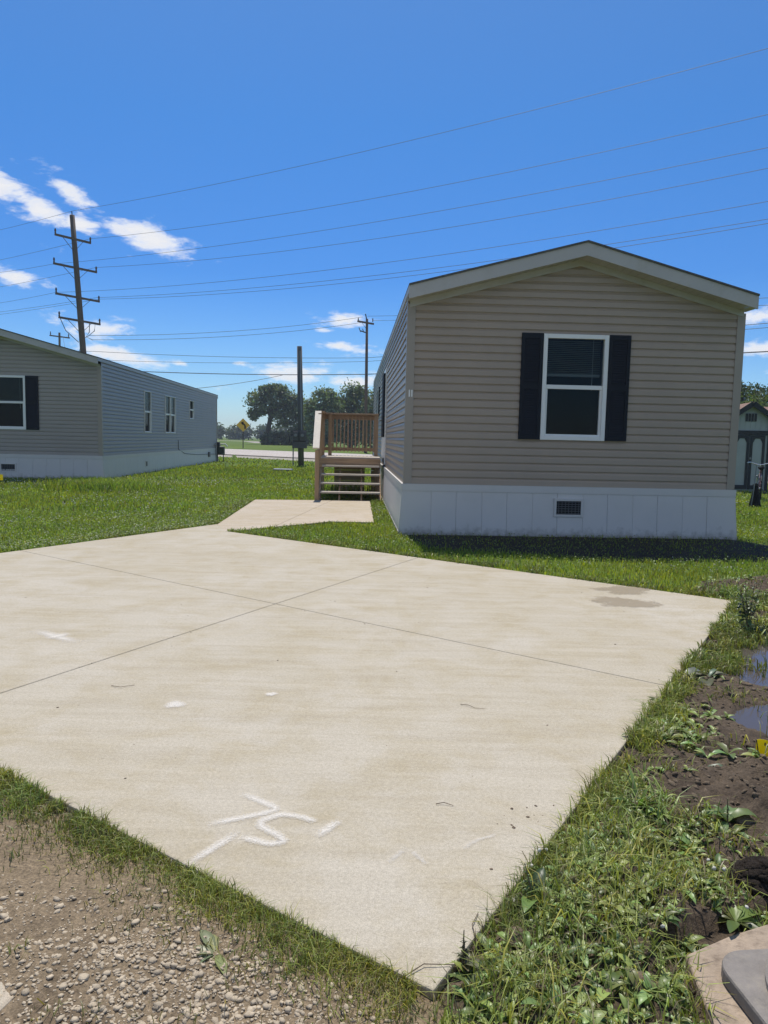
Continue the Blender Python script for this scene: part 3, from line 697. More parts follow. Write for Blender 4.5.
cb = MB(); cb.tube([gR(18.0, .10, 0), gR(18.0, .06, .9)], .035, 8); cb.build('conduit', M_['galv'], home2)
ch_ = gR(16.2, .07, .38); fbox(MB(), gR, 15.9, 16.2, .07, .13, .30, .55).build('junction_box', M_['meter'], home2)

# ------------------------------------------------------------------ wooden porch and steps
dk = empty('porch_deck', (A1 + ww * 5.5)[:], YAW, 'brown wooden porch with open steps, baluster rail and sun-bleached handrail', 'porch')
# local frame: x negative is away from the house, y along the house, steps start at y = 0
PX0, PX1, PY0, PY1, PZ = -1.52, -.14, 1.02, 2.55, .96
pf = MB()
nb = 10
for k in range(nb): y = PY0 + (PY1 - PY0) * k / nb; pf.box(PX0, PX1, y + .004, y + (PY1 - PY0) / nb - .004, PZ - .036, PZ)
pf.build('decking', M_['tread'], dk)
fr_ = MB(); fr_.box(PX0 - .03, PX1 + .01, PY0 - .038, PY0, PZ - .24, PZ - .037); fr_.box(PX0 - .03, PX1 + .01, PY1, PY1 + .038, PZ - .24, PZ - .037)
fr_.box(PX0 - .038, PX0, PY0 + .001, PY1 - .001, PZ - .24, PZ - .038); fr_.box(PX1 - .03, PX1, PY0 + .001, PY1 - .001, PZ - .24, PZ - .038)
fr_.build('rim_joist', M_['deckwood_x'], dk)
for k in range(4):
    y = .05 + k * .245; z = .215 + k * .186
    MB().box(PX0 + .04, PX1 - .02, y, y + .26, z - .038, z).build('tread', M_['tread'], dk, bevel=.004)
sk_ = MB()
for k in range(5): [sk_.box(a, b, PY1 + .002, PY1 + .028, .06 + k * .135, .06 + k * .135 + .128) for a, b in ((PX0 + .28, PX1 - .33), (PX1 - .17, PX1 - .01))]
sk_.build('skirt_boards', M_['deckwood_x'], dk)
def stringer(x, t=.04):
    s = MB(); c = []
    for xx in (x, x + t): c += [(xx, .02, .0), (xx, .34, .0), (xx, PY0, .58), (xx, PY0, PZ - .24), (xx, PY0 - .04, .70), (xx, .02, .06)]
    return s.add(c, [(0, 1, 2, 3, 4, 5), (11, 10, 9, 8, 7, 6)] + [(i, 6 + i, 6 + (i + 1) % 6, (i + 1) % 6) for i in range(6)]).build('stringer', M_['deckwood'], dk)
stringer(PX0); stringer(PX1 - .04); stringer((PX0 + PX1) / 2 - .25, .035); stringer((PX0 + PX1) / 2 + .24, .035)
RZ = 2.02
for x, y, z0, z1 in ((PX0 - .085, .0, 0, 1.12), (PX0 - .07, PY0 + .02, 0, RZ - .06), (PX0 - .06, PY1 - .12, 0, RZ - .04), (PX0 + .12, PY1 - .10, PZ, RZ - .04), (PX1 - .10, PY1 - .10, PZ, RZ - .04), (PX1 - .10, PY0 + .1, 0, PZ - .04), (PX1 - .10, PY1 - .14, 0, PZ - .04)):
    MB().box(x, x + .089, y, y + .089, z0, z1).build('post', M_['deckwood'], dk, bevel=.004)
MB().bar((PX0 - .06, -.06, 1.16), (PX0 - .075, PY0 + .14, RZ - .02), .145, .038).build('stair_handrail', M_['weathered'], dk, bevel=.004)
MB().bar((PX0 - .04, .05, .80), (PX0 - .04, PY0 + .02, 1.52), .036, .085).build('stair_rail', M_['deckwood'], dk)
rr_ = MB(); rr_.box(PX0 - .02, PX1 - .005, PY1 - .13, PY1 + .01, RZ - .04, RZ); rr_.box(PX0 + .02, PX1 - .01, PY1 - .002, PY1 + .034, RZ - .16, RZ - .041)
rr_.build('top_rail', M_['deckwood_x'], dk, bevel=.004)
MB().box(PX0 + .02, PX1 - .01, PY1 - .002, PY1 + .034, PZ + .12, PZ + .20).build('bottom_rail', M_['deckwood_x'], dk)
for k in range(12):
    x = PX0 + .22 + k * .094; MB().box(x, x + .034, PY1 - .04, PY1 - .004, PZ + .10, RZ - .05).build('baluster', M_['deckwood'], dk)
MB().box(PX0 - .065, PX0 + .075, PY0 + .14, PY1 - .14, RZ - .04, RZ - .002).build('rail_cap', M_['deckwood'], dk)
MB().box(PX0 - .045, PX0 - .01, PY0 + .10, PY1 - .12, RZ - .16, RZ - .042).build('side_rail', M_['deckwood'], dk)
MB().box(PX0 - .045, PX0 - .01, PY0 + .10, PY1 - .12, PZ + .12, PZ + .20).build('side_rail', M_['deckwood'], dk)
for k in range(11):
    y = PY0 + .17 + k * .11; MB().box(PX0 - .009, PX0 + .025, y, y + .034, PZ + .10, RZ - .05).build('baluster', M_['deckwood'], dk)

# ------------------------------------------------------------------ poles and wires
WG = 'overhead wires crossing the sky'
def wire(pts, r, label, name='overhead_wire'):
    o = MB().tube(pts, r, 5).build(name, M_['wire']); return tag(o, label, 'wire', WG)
def quadfit(S, Z): return np.polyfit(S, Z, 2)
P0 = Vector((-24.0, 58.0, 0)); PD = Vector((40.4, -26.0, 0)); AD = Vector((2.62, 1.7, 0)).normalized()   # line and crossarm directions
def line_pt(s, z, side=0.0): q = P0 + PD * s + AD * side; return (q.x, q.y, z)
tp = empty('transmission_pole', (-23.1, 58, 0), 0, 'tall leaning wooden utility pole with four crossarms behind the grey home', 'utility pole', 'wooden utility poles')
def lean(z): return -.066 * z + .42      # local x of the pole axis
pm = MB(); pm.tube([(lean(z), 0, z) for z in (0, 4, 9, 14, 17.55)], [.26, .245, .22, .20, .18], 12); pm.build('pole', M_['pole'], tp, smooth=True)
ARMS = [(15.8, 1.28), (13.68, 1.55), (11.5, 1.58), (9.78, 1.50)]
for i, (z, hw) in enumerate(ARMS):
    c = Vector((lean(z), -.18, z)); MB().bar(c - AD * hw + Vector((0, 0, .12)), c + AD * hw - Vector((0, 0, .12)), .11, .15).build('crossarm', M_['pole'], tp)
    for s in (-1, 1): MB().bar(c + AD * (s * hw * .55) - Vector((0, 0, .07 + .06 * s)), Vector((lean(z - .9), -.16, z - .95)), .05, .03).build('arm_brace', M_['pole'], tp)
    for s in (-1, 1):
        e = c + AD * (s * hw * .96) - Vector((0, 0, .12 * s)); k = MB().lathe([(.03, e.z + .05), (.07, e.z + .12), (.05, e.z + .2), (.08, e.z + .28), (.045, e.z + .42)], e.x, e.y, 8); k.build('insulator', M_['porcelain'], tp)
top_ = MB().tube([(lean(17.5), 0, 17.5), (lean(17.8), 0, 17.82)], .035, 6); top_.build('top_pin', M_['dark'], tp)
jw = MB(); jw.tube([(lean(9.9) + 1.0, .3, 9.75), (lean(9) + .9, .2, 9.1), (lean(9) + .4, 0, 8.6), (lean(9) + .8, .1, 8.4)], .03, 5); jw.tube([(lean(9.9) + .6, .2, 9.75), (lean(9) + .55, .1, 9.0), (lean(9) + .3, 0, 8.55)], .03, 5)
jw.tube([(lean(9.9) - 1.2, -.8, 9.85), (lean(9) - 1.0, -.5, 9.0), (lean(8) - .3, 0, 8.2)], .03, 5); jw.build('jumper_wire', M_['wire'], tp)
WIRES = {
 'W1': [(-.193, 17.66), (.007, 17.82), (.248, 17.42), (.605, 17.35), (.743, 17.42), (.975, 17.75)],
 'W2': [(-.196, 15.29), (.049, 15.54), (.247, 15.04), (.606, 14.67), (.814, 14.83), (.979, 15.12)],
 'W3': [(-.197, 14.30), (-.045, 14.20), (.275, 13.64), (.607, 13.35), (.815, 13.52), (.98, 13.81)],
 'W4': [(-.198, 13.14), (.062, 13.40), (.247, 12.95), (.607, 12.44), (.816, 12.62), (.982, 12.97)],
 'W5': [(-.199, 11.86), (-.04, 12.06), (.247, 11.38), (.608, 11.11), (.817, 11.29), (.983, 11.61)],
 'W6': [(-.20, 11.13), (.063, 11.24), (.247, 10.88), (.609, 10.46), (.857, 10.64), (.984, 10.91)],
 'W7': [(-.20, 10.93), (.068, 11.11), (.247, 10.69), (.609, 10.23), (.857, 10.42), (.985, 10.74)]}
WL = {'W1': 'highest thin wire in the sky, running to the very top of the leaning pole',
      'W2': 'second highest wire, running to the upper crossarm of the leaning pole',
      'W3': 'third wire from the top of the sky, at the near end of the second crossarm',
      'W4': 'fourth wire from the top of the sky, at the second crossarm far end',
      'W5': 'fifth wire from the top of the sky, just above the close pair',
      'W6': 'upper wire of the close pair that dips behind the clay home roof',
      'W7': 'lower wire of the close pair that dips behind the clay home roof'}
for k, d in WIRES.items():
    s0 = d[1][0]; cf = quadfit([p[0] for p in d[1:]], [p[1] for p in d[1:]])
    z0 = np.polyval(cf, s0); pts = []
    zl, sl0 = d[0][1], d[0][0]
    for t in np.linspace(1.9, 0.12, 6): s = s0 + (sl0 - s0) * t; pts.append(line_pt(s, z0 + (zl - z0) * t + .15 * (t * t - t)))
    for s in np.linspace(s0, 1.45, 30): pts.append(line_pt(s, float(np.polyval(cf, s))))
    wire(pts, .0115, WL[k])
# distribution pole across the road
dp = empty('distribution_pole', (-1.95, 72, 0), 0, 'thin wooden utility pole across the road with one crossarm, near the clay home', 'utility pole', 'wooden utility poles')
MB().tube([(.06, 0, 0), (0, 0, 7), (-.05, 0, 12.6)], [.17, .15, .12], 10).build('pole', M_['pole'], dp, smooth=True)
MB().bar((-.95, -.16, 12.35), (.62, -.1, 12.12), .12, .16).build('crossarm', M_['pole'], dp)
for x in (-.86, .50): MB().lathe([(.03, 12.3), (.06, 12.4), (.04, 12.46), (.06, 12.52), (.03, 12.66)], x, -.12, 8).build('insulator', M_['porcelain'], dp)
MB().tube([(-.08, 0, 12.55), (-.2, 0, 13.05)], .06, 6).build('top_pin', M_['dark'], dp)
cut = MB(); cut.bar((-.08, -.12, 11.3), (-.62, -.2, 11.45), .08, .10); cut.bar((-.62, -.2, 11.35), (-.78, -.22, 11.75), .07); cut.bar((-.30, -.16, 11.3), (-.45, -.18, 11.65), .06); cut.build('cutout_bracket', M_['dark'], dp)
MB().bar((-.05, -.12, 11.6), (-.5, -.14, 12.2), .04, .03).build('arm_brace', M_['pole'], dp)
# far pole seen over the grey roof
bp = empty('utility_pole', (-51.65, 120, 0), 0, 'small far utility pole whose crossarm shows above the grey roof', 'utility pole', 'wooden utility poles')
MB().tube([(0, 0, 0), (0, 0, 16.9)], [.24, .17], 8).build('pole', M_['pole'], bp)
MB().bar((-1.45, -.2, 16.42), (1.65, -.1, 16.1), .16, .2).build('crossarm', M_['pole'], bp)
for x, z in ((-1.33, 16.5), (1.5, 16.2)): MB().lathe([(.05, z), (.1, z + .2), (.05, z + .55)], x, -.15, 6).build('insulator', M_['porcelain'], bp)
# service pole with meter panel
mp = empty('meter_pole', (-4.08, 36.5, 0), 0, 'grey armless pole standing in the lawn with a cluster of electric meters', 'utility pole', 'wooden utility poles')
MB().tube([(0, 0, 0), (-.07, 0, 3), (-.14, 0, 5.72)], [.145, .135, .12], 12).build('pole', M_['greypole'], mp, smooth=True)
MB().box(-.40, .27, -.205, -.165, .88, 1.72).build('backboard', M_['greypole'], mp)
for x0, x1, z0, z1 in ((-.37, -.10, 1.22, 1.66), (-.06, .23, 1.22, 1.66), (-.40, .30, .86, 1.17)):
    b = MB().box(x0, x1, -.33, -.206, z0, z1).build('meter_box', M_['meter'], mp, bevel=.008)
    if z0 > 1: mm = MB(); mm.tube([((x0 + x1) / 2, -.33, 1.48), ((x0 + x1) / 2, -.44, 1.48)], .075, 12); mm.build('meter_dial', M_['galv'], b)
MB().tube([(-.36, -.25, 0), (-.36, -.25, .88)], .03, 8).build('conduit', M_['galv'], mp)
MB().tube([(.02, -.17, 1.70), (-.05, -.15, 4.0), (-.1, -.13, 5.5)], .028, 8).build('riser', M_['galv'], mp)
for i, (x, lab) in enumerate(((-.42, ''),)):
    MB().tube([(x, -.1, 1.5), (x - .12, -.1, 1.45), (x - .16, -.1, 1.1)], .02, 6).build('cable', M_['dark'], mp)
# wires along the road and between the two poles
def lerp_path(a, b, sag, n=12):
    a = Vector(a); b = Vector(b); return [a.lerp(b, i / n) - Vector((0, 0, 4 * sag * (i / n) * (1 - i / n))) for i in range(n + 1)]
def joinp(*ps):
    out = list(ps[0])
    for q in ps[1:]: out += q[1:]
    return out
ext = lambda a, b, k: tuple(Vector(b) + (Vector(b) - Vector(a)) * k)
for key, dy, r_, zl, zp, zr, lab in (('a', 0, .02, 9.35, 8.97, 8.85, 'thin upper wire strung level along the road behind the meter pole'),
                                     ('b', .15, .017, 8.55, 8.65, 8.60, 'thin wire just below the upper one along the road'),
                                     ('c', -.1, .038, 7.60, 7.43, 7.16, 'thick black cable strung level along the road, lowest of the road wires')):
    pl_, pc, pr = (-29, 75 + dy, zl), (-1.95, 71.85 + dy, zp), (22, 47 + dy, zr)
    path = joinp(lerp_path((-75, 80 + dy, zl + 1.1), pl_, .35, 8), lerp_path(pl_, pc, .22), lerp_path(pc, pr, .10), lerp_path(pr, ext(pc, pr, .9), .05, 6))
    wire(path, r_, lab)
for (a, lab, z2) in (((-22.85, 58.2, 8.75), 'upper slack wire running from the leaning pole to the distribution pole top', 12.75), ((-22.6, 58.3, 8.45), 'lower slack wire running from the leaning pole to the distribution pole arm', 12.25)):
    wire(lerp_path(a, (-2.4, 71.9, z2), .45, 16), .0165, lab)
for a, b, lab in (((-1.95, 72, 12.85), (22.6, 46.3, 10.35), 'upper faint wire leaving the distribution pole and passing behind the clay home'), ((-1.45, 71.9, 12.45), (22.6, 46.5, 9.95), 'lower faint wire leaving the distribution pole and passing behind the clay home')):
    wire(joinp(lerp_path(a, b, .2), lerp_path(b, ext(a, b, .7), .1, 6)), .015, lab)
wire(lerp_path((-9.74, 72.75, 7.33), (-17.5, 53.0, 4.25), .28, 14), .022, 'drooping service wire falling from the road cable towards the grey home', 'service_drop')
wire(lerp_path((-23.3, 58.1, 8.2), (-51, 119.8, 16.3), 2.6, 14), .02, 'slack wire between the leaning pole and the small far pole')

# ------------------------------------------------------------------ sign, gas meter, pit lid, flags
sg = empty('curve_sign', (-16.08, 85, 0), R(8), 'yellow diamond road sign with a black curve arrow beyond the road', 'road sign')
MB().box(-.05, .05, .03, .09, 0, 2.7).build('post', plain('sign_post', (.05, .045, .03), .8), sg)
h = .76
pln = MB(); pln.add([(0, 0, 2.6 - h), (h, 0, 2.6), (0, 0, 2.6 + h), (-h, 0, 2.6), (0, .02, 2.6 - h), (h, .02, 2.6), (0, .02, 2.6 + h), (-h, .02, 2.6)],
    [(0, 1, 2, 3), (7, 6, 5, 4), (0, 4, 5, 1), (1, 5, 6, 2), (2, 6, 7, 3), (3, 7, 4, 0)]); panel = pln.build('panel', M_['signyellow'], sg)
ar = MB()
path = [(.22, 2.18), (.22, 2.5), (.12, 2.68), (-.05, 2.78)]
for i in range(3):
    (x0, z0), (x1, z1) = path[i], path[i + 1]; ar.bar((x0, -.012, z0), (x1, -.012, z1), .012, .16, (1, 0, .3))
ar.add([(-.28, -.014, 2.86), (.0, -.014, 2.56), (.06, -.014, 3.0), (-.28, -.004, 2.86), (.0, -.004, 2.56), (.06, -.004, 3.0)], [(0, 1, 2), (5, 4, 3), (0, 3, 4, 1), (1, 4, 5, 2), (2, 5, 3, 0)])
ar.build('arrow_symbol', M_['blackplastic'], panel)

gp = Vector(gR(18.35, .22, 0)); gpw = B2 + uu * gp.x + ww * gp.y
gmr = empty('gas_meter', (gpw.x, gpw.y, 0), YAW, 'dark gas meter at the far corner of the grey home', 'gas meter')
MB().box(-.10, .26, -.16, .16, .35, .80).build('meter_case', plain('gas_meter_green', (.03, .04, .03), .5), gmr, bevel=.05)
MB().box(-.14, .02, -.12, .10, .80, 1.05).build('regulator', M_['dark'], gmr, bevel=.04)
MB().tube([(-.12, 0, 0), (-.12, 0, .95)], .03, 8).build('riser', M_['dark'], gmr); MB().tube([(.2, 0, 0), (.2, 0, .4)], .025, 8).build('riser', M_['dark'], gmr)
MB().tube([(.05, 0, .78), (.05, 0, .92), (.3, -.02, .94), (.42, -.02, .8)], .035, 8).build('pipe', M_['white'], gmr)
tag(MB().box(-.38, .38, -.25, .25, 0, .07).build('valve_cover', M_['galv'], bevel=.02, loc=(-4.17, 30.71, .02)), 'flat grey utility cover lying in the lawn before the meter pole', 'utility cover')

def flag(loc, rz, w, hh, stem, mat, label, text=False):
    r = empty('marking_flag', loc, rz, label, 'marker flag', 'utility marking flags')
    MB().tube([(0, 0, 0), (.01, 0, stem * .6), (0, 0, stem)], .0025 if stem < .3 else .005, 5).build('wire_stem', M_['dark'], r)
    f = MB(); n = 6; vs = []; fs = []
    for i in range(n + 1):
        x = w * i / n; yv = .012 * math.sin(i * 1.3)
        for z in (stem - hh, stem): vs.append((x, yv, z - .012 * (i / n) ** 2)); vs.append((x, yv + .0012, z - .012 * (i / n) ** 2))
        if i:
            b = (i - 1) * 4; c = i * 4
            fs += [(b, c, c + 2, b + 2), (b + 1, b + 3, c + 3, c + 1), (b + 2, c + 2, c + 3, b + 3), (b, b + 1, c + 1, c)]
    f.add(vs, fs); fo = f.build('flag', mat, r)
    if text:
        t = MB()
        for x in (.036, .046, .056): t.box(x, x + .005, .0025 + .012 * math.sin(x / w * n * 1.3) - .008, -.004 + .012 * math.sin(x / w * n * 1.3) - .003, stem - .026, stem - .012)
        t.build('lettering', M_['dark'], fo)
    return r
flag((1.665, 3.20, .0), R(-8), .125, .095, .115, M_['yellow'], 'bright yellow marking flag on a wire beside the puddle', True)
flag((-9.80, 18.95, 0), R(10), .13, .15, .30, M_['yellow'], 'yellow marking flag in front of the grey home skirting')
flag((-6.30, 29.6, 0), R(30), .14, .16, .34, M_['paleyellow'], 'small pale flag in the lawn, nearer of the two by the gas meter')
flag((-6.75, 33.2, 0), R(15), .17, .18, .55, M_['paleyellow'], 'pale yellow flag in the lawn right beside the gas meter')

# pit lid and slab at the near corner
tag(MB().prism([(.80, 1.58), (1.05, 1.45), (1.40, 1.75), (1.18, 2.06), (1.0, 1.985), (.84, 1.90)], -.02, .035).build('stone_slab', M_['board'], bevel=.008), 'tan stone slab half hidden by weeds under the grey pit lid', 'slab')
ld = empty('meter_pit_lid', (1.165, 1.66, .036), R(6), 'grey plastic pit lid with a raised round disc on the tan slab', 'pit lid')
def rrect(w, h_, r_, n=7):
    out = []
    for cx, cy, a0 in ((w - r_, h_ - r_, 0), (-w + r_, h_ - r_, 90), (-w + r_, -h_ + r_, 180), (w - r_, -h_ + r_, 270)):
        for i in range(n + 1): a = R(a0 + 90 * i / n); out.append((cx + r_ * math.cos(a), cy + r_ * math.sin(a)))
    return out
MB().prism(rrect(.262, .225, .085), 0, .042).build('lid_plate', M_['lid'], ld, bevel=.008)
MB().lathe([(.208, .045), (.208, .058), (.202, .062), (.190, .062), (.184, .052), (.0, .052)], 0, .005, 48).build('lid_disc', M_['lid'], ld)

# ------------------------------------------------------------------ shed, brown roofed building, bicycle, cone
sd = empty('garden_shed', (11.22, 23.25, 0), R(-10), 'narrow white shed with dark trim and double doors behind the clay home', 'shed')
SW, SH, SP, SL = .60, 2.28, 2.72, 2.2
w_ = MB()
w_.add([(-SW, 0, 0), (SW, 0, 0), (SW, 0, SH), (0, 0, SP), (-SW, 0, SH), (-SW, SL, 0), (SW, SL, 0), (SW, SL, SH), (0, SL, SP), (-SW, SL, SH)],
       [(0, 1, 2, 3, 4), (9, 8, 7, 6, 5), (0, 4, 9, 5), (1, 6, 7, 2)])
for k in range(1, 8): x = -SW + k * .15; w_.box(x - .006, x + .006, -.008, -.001, 0, SH)
w_.build('wall', M_['shedwall'], sd)
sr_ = MB()
for s in (-1, 1):
    c = [(0, -.16, SP + .05), (s * (SW + .14), -.16, SH - .06), (s * (SW + .14), SL + .15, SH - .06), (0, SL + .15, SP + .05)]
    d = [(x, y, z - .06) for x, y, z in c]; sr_.add(c + d, [(0, 1, 2, 3), (7, 6, 5, 4), (0, 4, 5, 1), (1, 5, 6, 2), (2, 6, 7, 3), (3, 7, 4, 0)])
sr_.build('roof', M_['redroof'], sd)
t_ = MB()
for s in (-1, 1):
    t_.bar((0, -.175, SP + .0), (s * (SW + .15), -.175, SH - .10), .03, .15, (0, 0, 1)); x0, x1 = sorted((s * SW, s * (SW - .09))); t_.box(x0, x1, -.03, -.009, 0, SH)
t_.build('trim', M_['shedtrim'], sd)
for s in (-1, 1):
    x0, x1 = sorted((s * .012, s * .44)); dd = MB().box(x0, x1, -.026, -.009, .10, 1.76).build('door', M_['shedwall'], sd)
    f = MB(); f.box(x0, x0 + .075, -.045, -.027, .10, 1.76); f.box(x1 - .075, x1, -.045, -.027, .10, 1.76); f.box(x0 + .075, x1 - .075, -.044, -.027, 1.66, 1.76); f.box(x0 + .075, x1 - .075, -.044, -.027, .10, .22)
    for q in (0, 1):
        xa = x0 + .075 if q == 0 else x1 - .075; f.add([(xa, -.042, 1.66), (xa + (.07 if q == 0 else -.07), -.042, 1.66), (xa, -.042, 1.52), (xa, -.028, 1.66), (xa + (.07 if q == 0 else -.07), -.028, 1.66), (xa, -.028, 1.52)], [(0, 1, 2), (5, 4, 3), (0, 2, 5, 3)])
    f.build('door_frame', M_['shedtrim'], dd)
MB().box(-.55, .55, -.04, -.010, 1.77, 1.90).build('door_header', M_['shedtrim'], sd)
MB().tube([(.03, -.05, 1.05), (.03, -.09, 1.05)], .03, 8).build('latch', M_['galv'], sd)
v_ = MB()
for k in range(4): v_.box(-.16 + k * .085, -.10 + k * .085, -.03, -.010, 2.18, 2.42)
v_.build('gable_vent', M_['shedtrim'], sd)

bh = empty('brown_roofed_house', (24.5, 41, 0), R(6), 'low house with a brown shingled roof far behind the shed', 'house')
MB().box(-5.6, 5.6, 0, 7, 0, 2.75).build('wall', M_['shedwall'], bh)
b = MB(); b.add([(-6, -.5, 2.7), (6, -.5, 2.7), (6, 3.5, 3.75), (-6, 3.5, 3.75), (6, 7.5, 2.7), (-6, 7.5, 2.7)], [(0, 1, 2, 3), (3, 2, 4, 5), (0, 3, 5), (1, 4, 2), (0, 5, 4, 1)]); b.build('roof', M_['redroof'], bh)
for x in (-4.2, -1.2): wv = MB().box(x, x + 1.1, -.04, .02, 1.0, 2.1).build('window', M_['white'], bh); MB().box(x + .08, x + 1.02, -.06, -.041, 1.08, 2.02).build('pane', M_['shutter'], wv)

bk = empty('bicycle', (9.95, 19.9, 0), R(66), 'dark bicycle with pale handlebars standing in front of the shed', 'bicycle')
def wheel(x):
    w0 = MB(); n = 28
    w0.tube([(x + .31 * math.cos(2 * math.pi * i / n), 0, .33 + .31 * math.sin(2 * math.pi * i / n)) for i in range(n + 1)], .022, 6, False); o = w0.build('wheel', M_['rubber'], bk)
    s = MB()
    for i in range(14): a = 2 * math.pi * i / 14; s.tube([(x, 0, .33), (x + .29 * math.cos(a), 0, .33 + .29 * math.sin(a))], .0025, 4)
    s.tube([(x, -.04, .33), (x, .04, .33)], .025, 8); s.build('spokes', M_['chrome'], o)
wheel(-.52); wheel(.52)
fr2 = MB()
for a, b2 in (((-.52, 0, .33), (-.08, 0, .30)), ((-.08, 0, .30), (-.20, 0, .80)), ((-.20, 0, .74), (.34, 0, .78)), ((-.08, 0, .30), (.36, 0, .70)), ((-.52, 0, .33), (-.19, 0, .72))): fr2.tube([a, b2], .018, 8)
fr2.build('frame', M_['bikered'], bk)
fk = MB(); fk.tube([(.52, -.05, .33), (.40, -.05, .62), (.36, 0, .70), (.32, 0, .92)], .014, 8); fk.tube([(.52, .05, .33), (.40, .05, .62), (.36, 0, .70)], .014, 8); fk.build('fork', M_['chrome'], bk)
hb = MB(); hb.tube([(.20, -.32, .98), (.30, -.24, .99), (.34, -.06, .93), (.34, .06, .93), (.30, .24, .99), (.20, .32, .98)], .013, 8); hb.build('handlebar', M_['chrome'], bk)
MB().lathe([(.02, .80), (.05, .82), (.09, .86), (.07, .89), (.0, .90)], -.22, 0, 10).build('saddle', M_['blackplastic'], bk)
cr = MB(); cr.tube([(-.08, -.10, .20), (-.08, -.07, .30), (-.08, .07, .30), (-.08, .10, .40)], .012, 6); cr.tube([(-.08, -.17, .20), (-.08, -.08, .20)], .02, 6); cr.tube([(-.08, .08, .40), (-.08, .17, .40)], .02, 6); cr.build('crank', M_['dark'], bk)
cn = empty('black_cone', (8.67, 17.5, 0), 0, 'black flared cone with a pale rod standing in the grass right of the clay home', 'cone')
MB().lathe([(.145, 0), (.135, .02), (.085, .30), (.035, .54), (.02, .56)], 0, 0, 18).build('cone_body', M_['blackplastic'], cn, smooth=False)
rd = MB(); rd.tube([(-.11, -.06, .02), (-.07, -.05, .45), (-.02, 0, .98), (-.09, 0, 1.0)], .013, 8); rd.tube([(.02, 0, .55), (.04, .0, .66), (.0, 0, .74)], .022, 8); rd.build('rod', M_['galv'], cn)

# ------------------------------------------------------------------ trees
def leaf_cloud(name, blobs, n, size, col, seed, parent=None, var=.35, kind=None):
    """leaf sprays spread through a set of ellipsoids (cx,cy,cz,rx,ry,rz,weight)"""
    rg = np.random.default_rng(seed); wts = np.array([b[6] for b in blobs]); wts = wts / wts.sum()
    bi = rg.choice(len(blobs), n, p=wts); B = np.array([b[:6] for b in blobs])[bi]
    d = rg.normal(size=(n, 3)); d /= np.linalg.norm(d, axis=1)[:, None]
    # clumps: leaves gather round twig ends instead of filling the ellipsoid evenly
    ncl = max(10, n // 48); cl = rg.integers(0, ncl, n)
    cd_ = rg.normal(size=(ncl, 3)); cd_ /= np.linalg.norm(cd_, axis=1)[:, None]; cr_ = rg.random(ncl) ** .42
    loc = cd_[cl] * cr_[cl, None] * .92 + rg.normal(size=(n, 3)) * .125
    P = B[:, :3] + loc * B[:, 3:6]
    nrm = cd_[cl] * .5 + rg.normal(size=(n, 3)) * .8 + np.array([0, 0, .5]); nrm /= np.linalg.norm(nrm, axis=1)[:, None]
    t = np.cross(nrm, rg.normal(size=(n, 3))); t /= np.linalg.norm(t, axis=1)[:, None]; bt = np.cross(nrm, t)
    s = size * rg.uniform(.55, 1.35, n)[:, None]
    V = np.stack([P - t * s, P - bt * s * .55, P + t * s, P + bt * s * .55], 1).reshape(-1, 3)
    tone = rg.uniform(1 - var, 1 + var, ncl)[cl] * rg.uniform(.8, 1.2, n)
    hue = rg.uniform(-.15, .2, ncl)[cl]
    Cc = np.array(col)[None] * tone[:, None] * np.stack([1 + hue, np.ones(n), 1 - hue * .8], 1)
    return raw_mesh(name, V, np.arange(4 * n).reshape(n, 4), 4, M_['tree'], np.repeat(np.clip(Cc, .005, .6), 4, 0), parent)
def tree(loc, label, blobs, n, size, col, seed, trunk_h, r, limbs=5, group='trees beyond the road', name='broadleaf_tree', lean=0.0, trunk=(0, 0)):
    root = empty(name, loc, 0, label, 'tree', group); rg = random.Random(seed)
    leaf_cloud('crown', blobs, n, size, col, seed, root)
    t = MB(); tx, ty = trunk; top = (tx + lean, ty, trunk_h)
    t.tube([(tx, ty, 0), (tx + .05, ty, trunk_h * .3), (tx + lean * .5, ty, trunk_h * .65), top], [r * 1.3, r, r * .85, r * .6], 8)
    for k in range(limbs):
        b = blobs[k % len(blobs)]; zz = trunk_h * rg.uniform(.5, .98)
        st = Vector((tx + lean * zz / trunk_h, ty, zz)); e = Vector(b[:3]) + Vector((rg.uniform(-.4, .4) * b[3], rg.uniform(-.4, .4) * b[4], rg.uniform(-.1, .5) * b[5])); mid = st.lerp(e, .5) + Vector((0, 0, .12 * (e - st).length))
        t.tube([st, mid, e], [r * .5, r * .32, r * .1], 6)
    t.build('trunk', M_['bark'], root); return root
GR = (.15, .185, .105)
tree((-19.6, 125, 0), 'tall lone tree with bare lower trunk left of the grey armless pole',
     [(-1.0, 0, 7.0, 2.7, 2.4, 2.3, 1.3), (2.2, 0, 8.0, 2.6, 2.4, 2.1, 1.1), (4.6, 0, 6.6, 2.3, 2.2, 2.3, 1), (-2.2, 0, 5.0, 1.2, 1.2, 1.0, .3), (2.6, 0, 4.8, 2.4, 2.0, 2.0, .8), (5.6, 0, 3.4, 1.9, 2, 2.0, .7), (1.2, 0, 9.3, 1.6, 1.5, .9, .4), (-.4, 0, 9.0, 1.3, 1.4, .8, .3)], 8500, .26, GR, 21, 6.5, .42, 9, lean=.8)
tree((-17.0, 123, 0), 'low dark thicket at the foot of the lone tree', [(0, 0, 1.0, 3.4, 1.6, 1.5, 1), (2.8, 0, 1.5, 2.4, 1.6, 1.9, .9), (-2.2, 0, .8, 1.6, 1.2, 1.0, .4), (5.0, 0, 1.3, 2.0, 1.5, 1.8, .6)], 4200, .22, (.115, .14, .085), 22, 1.6, .12, 6, name='thicket')
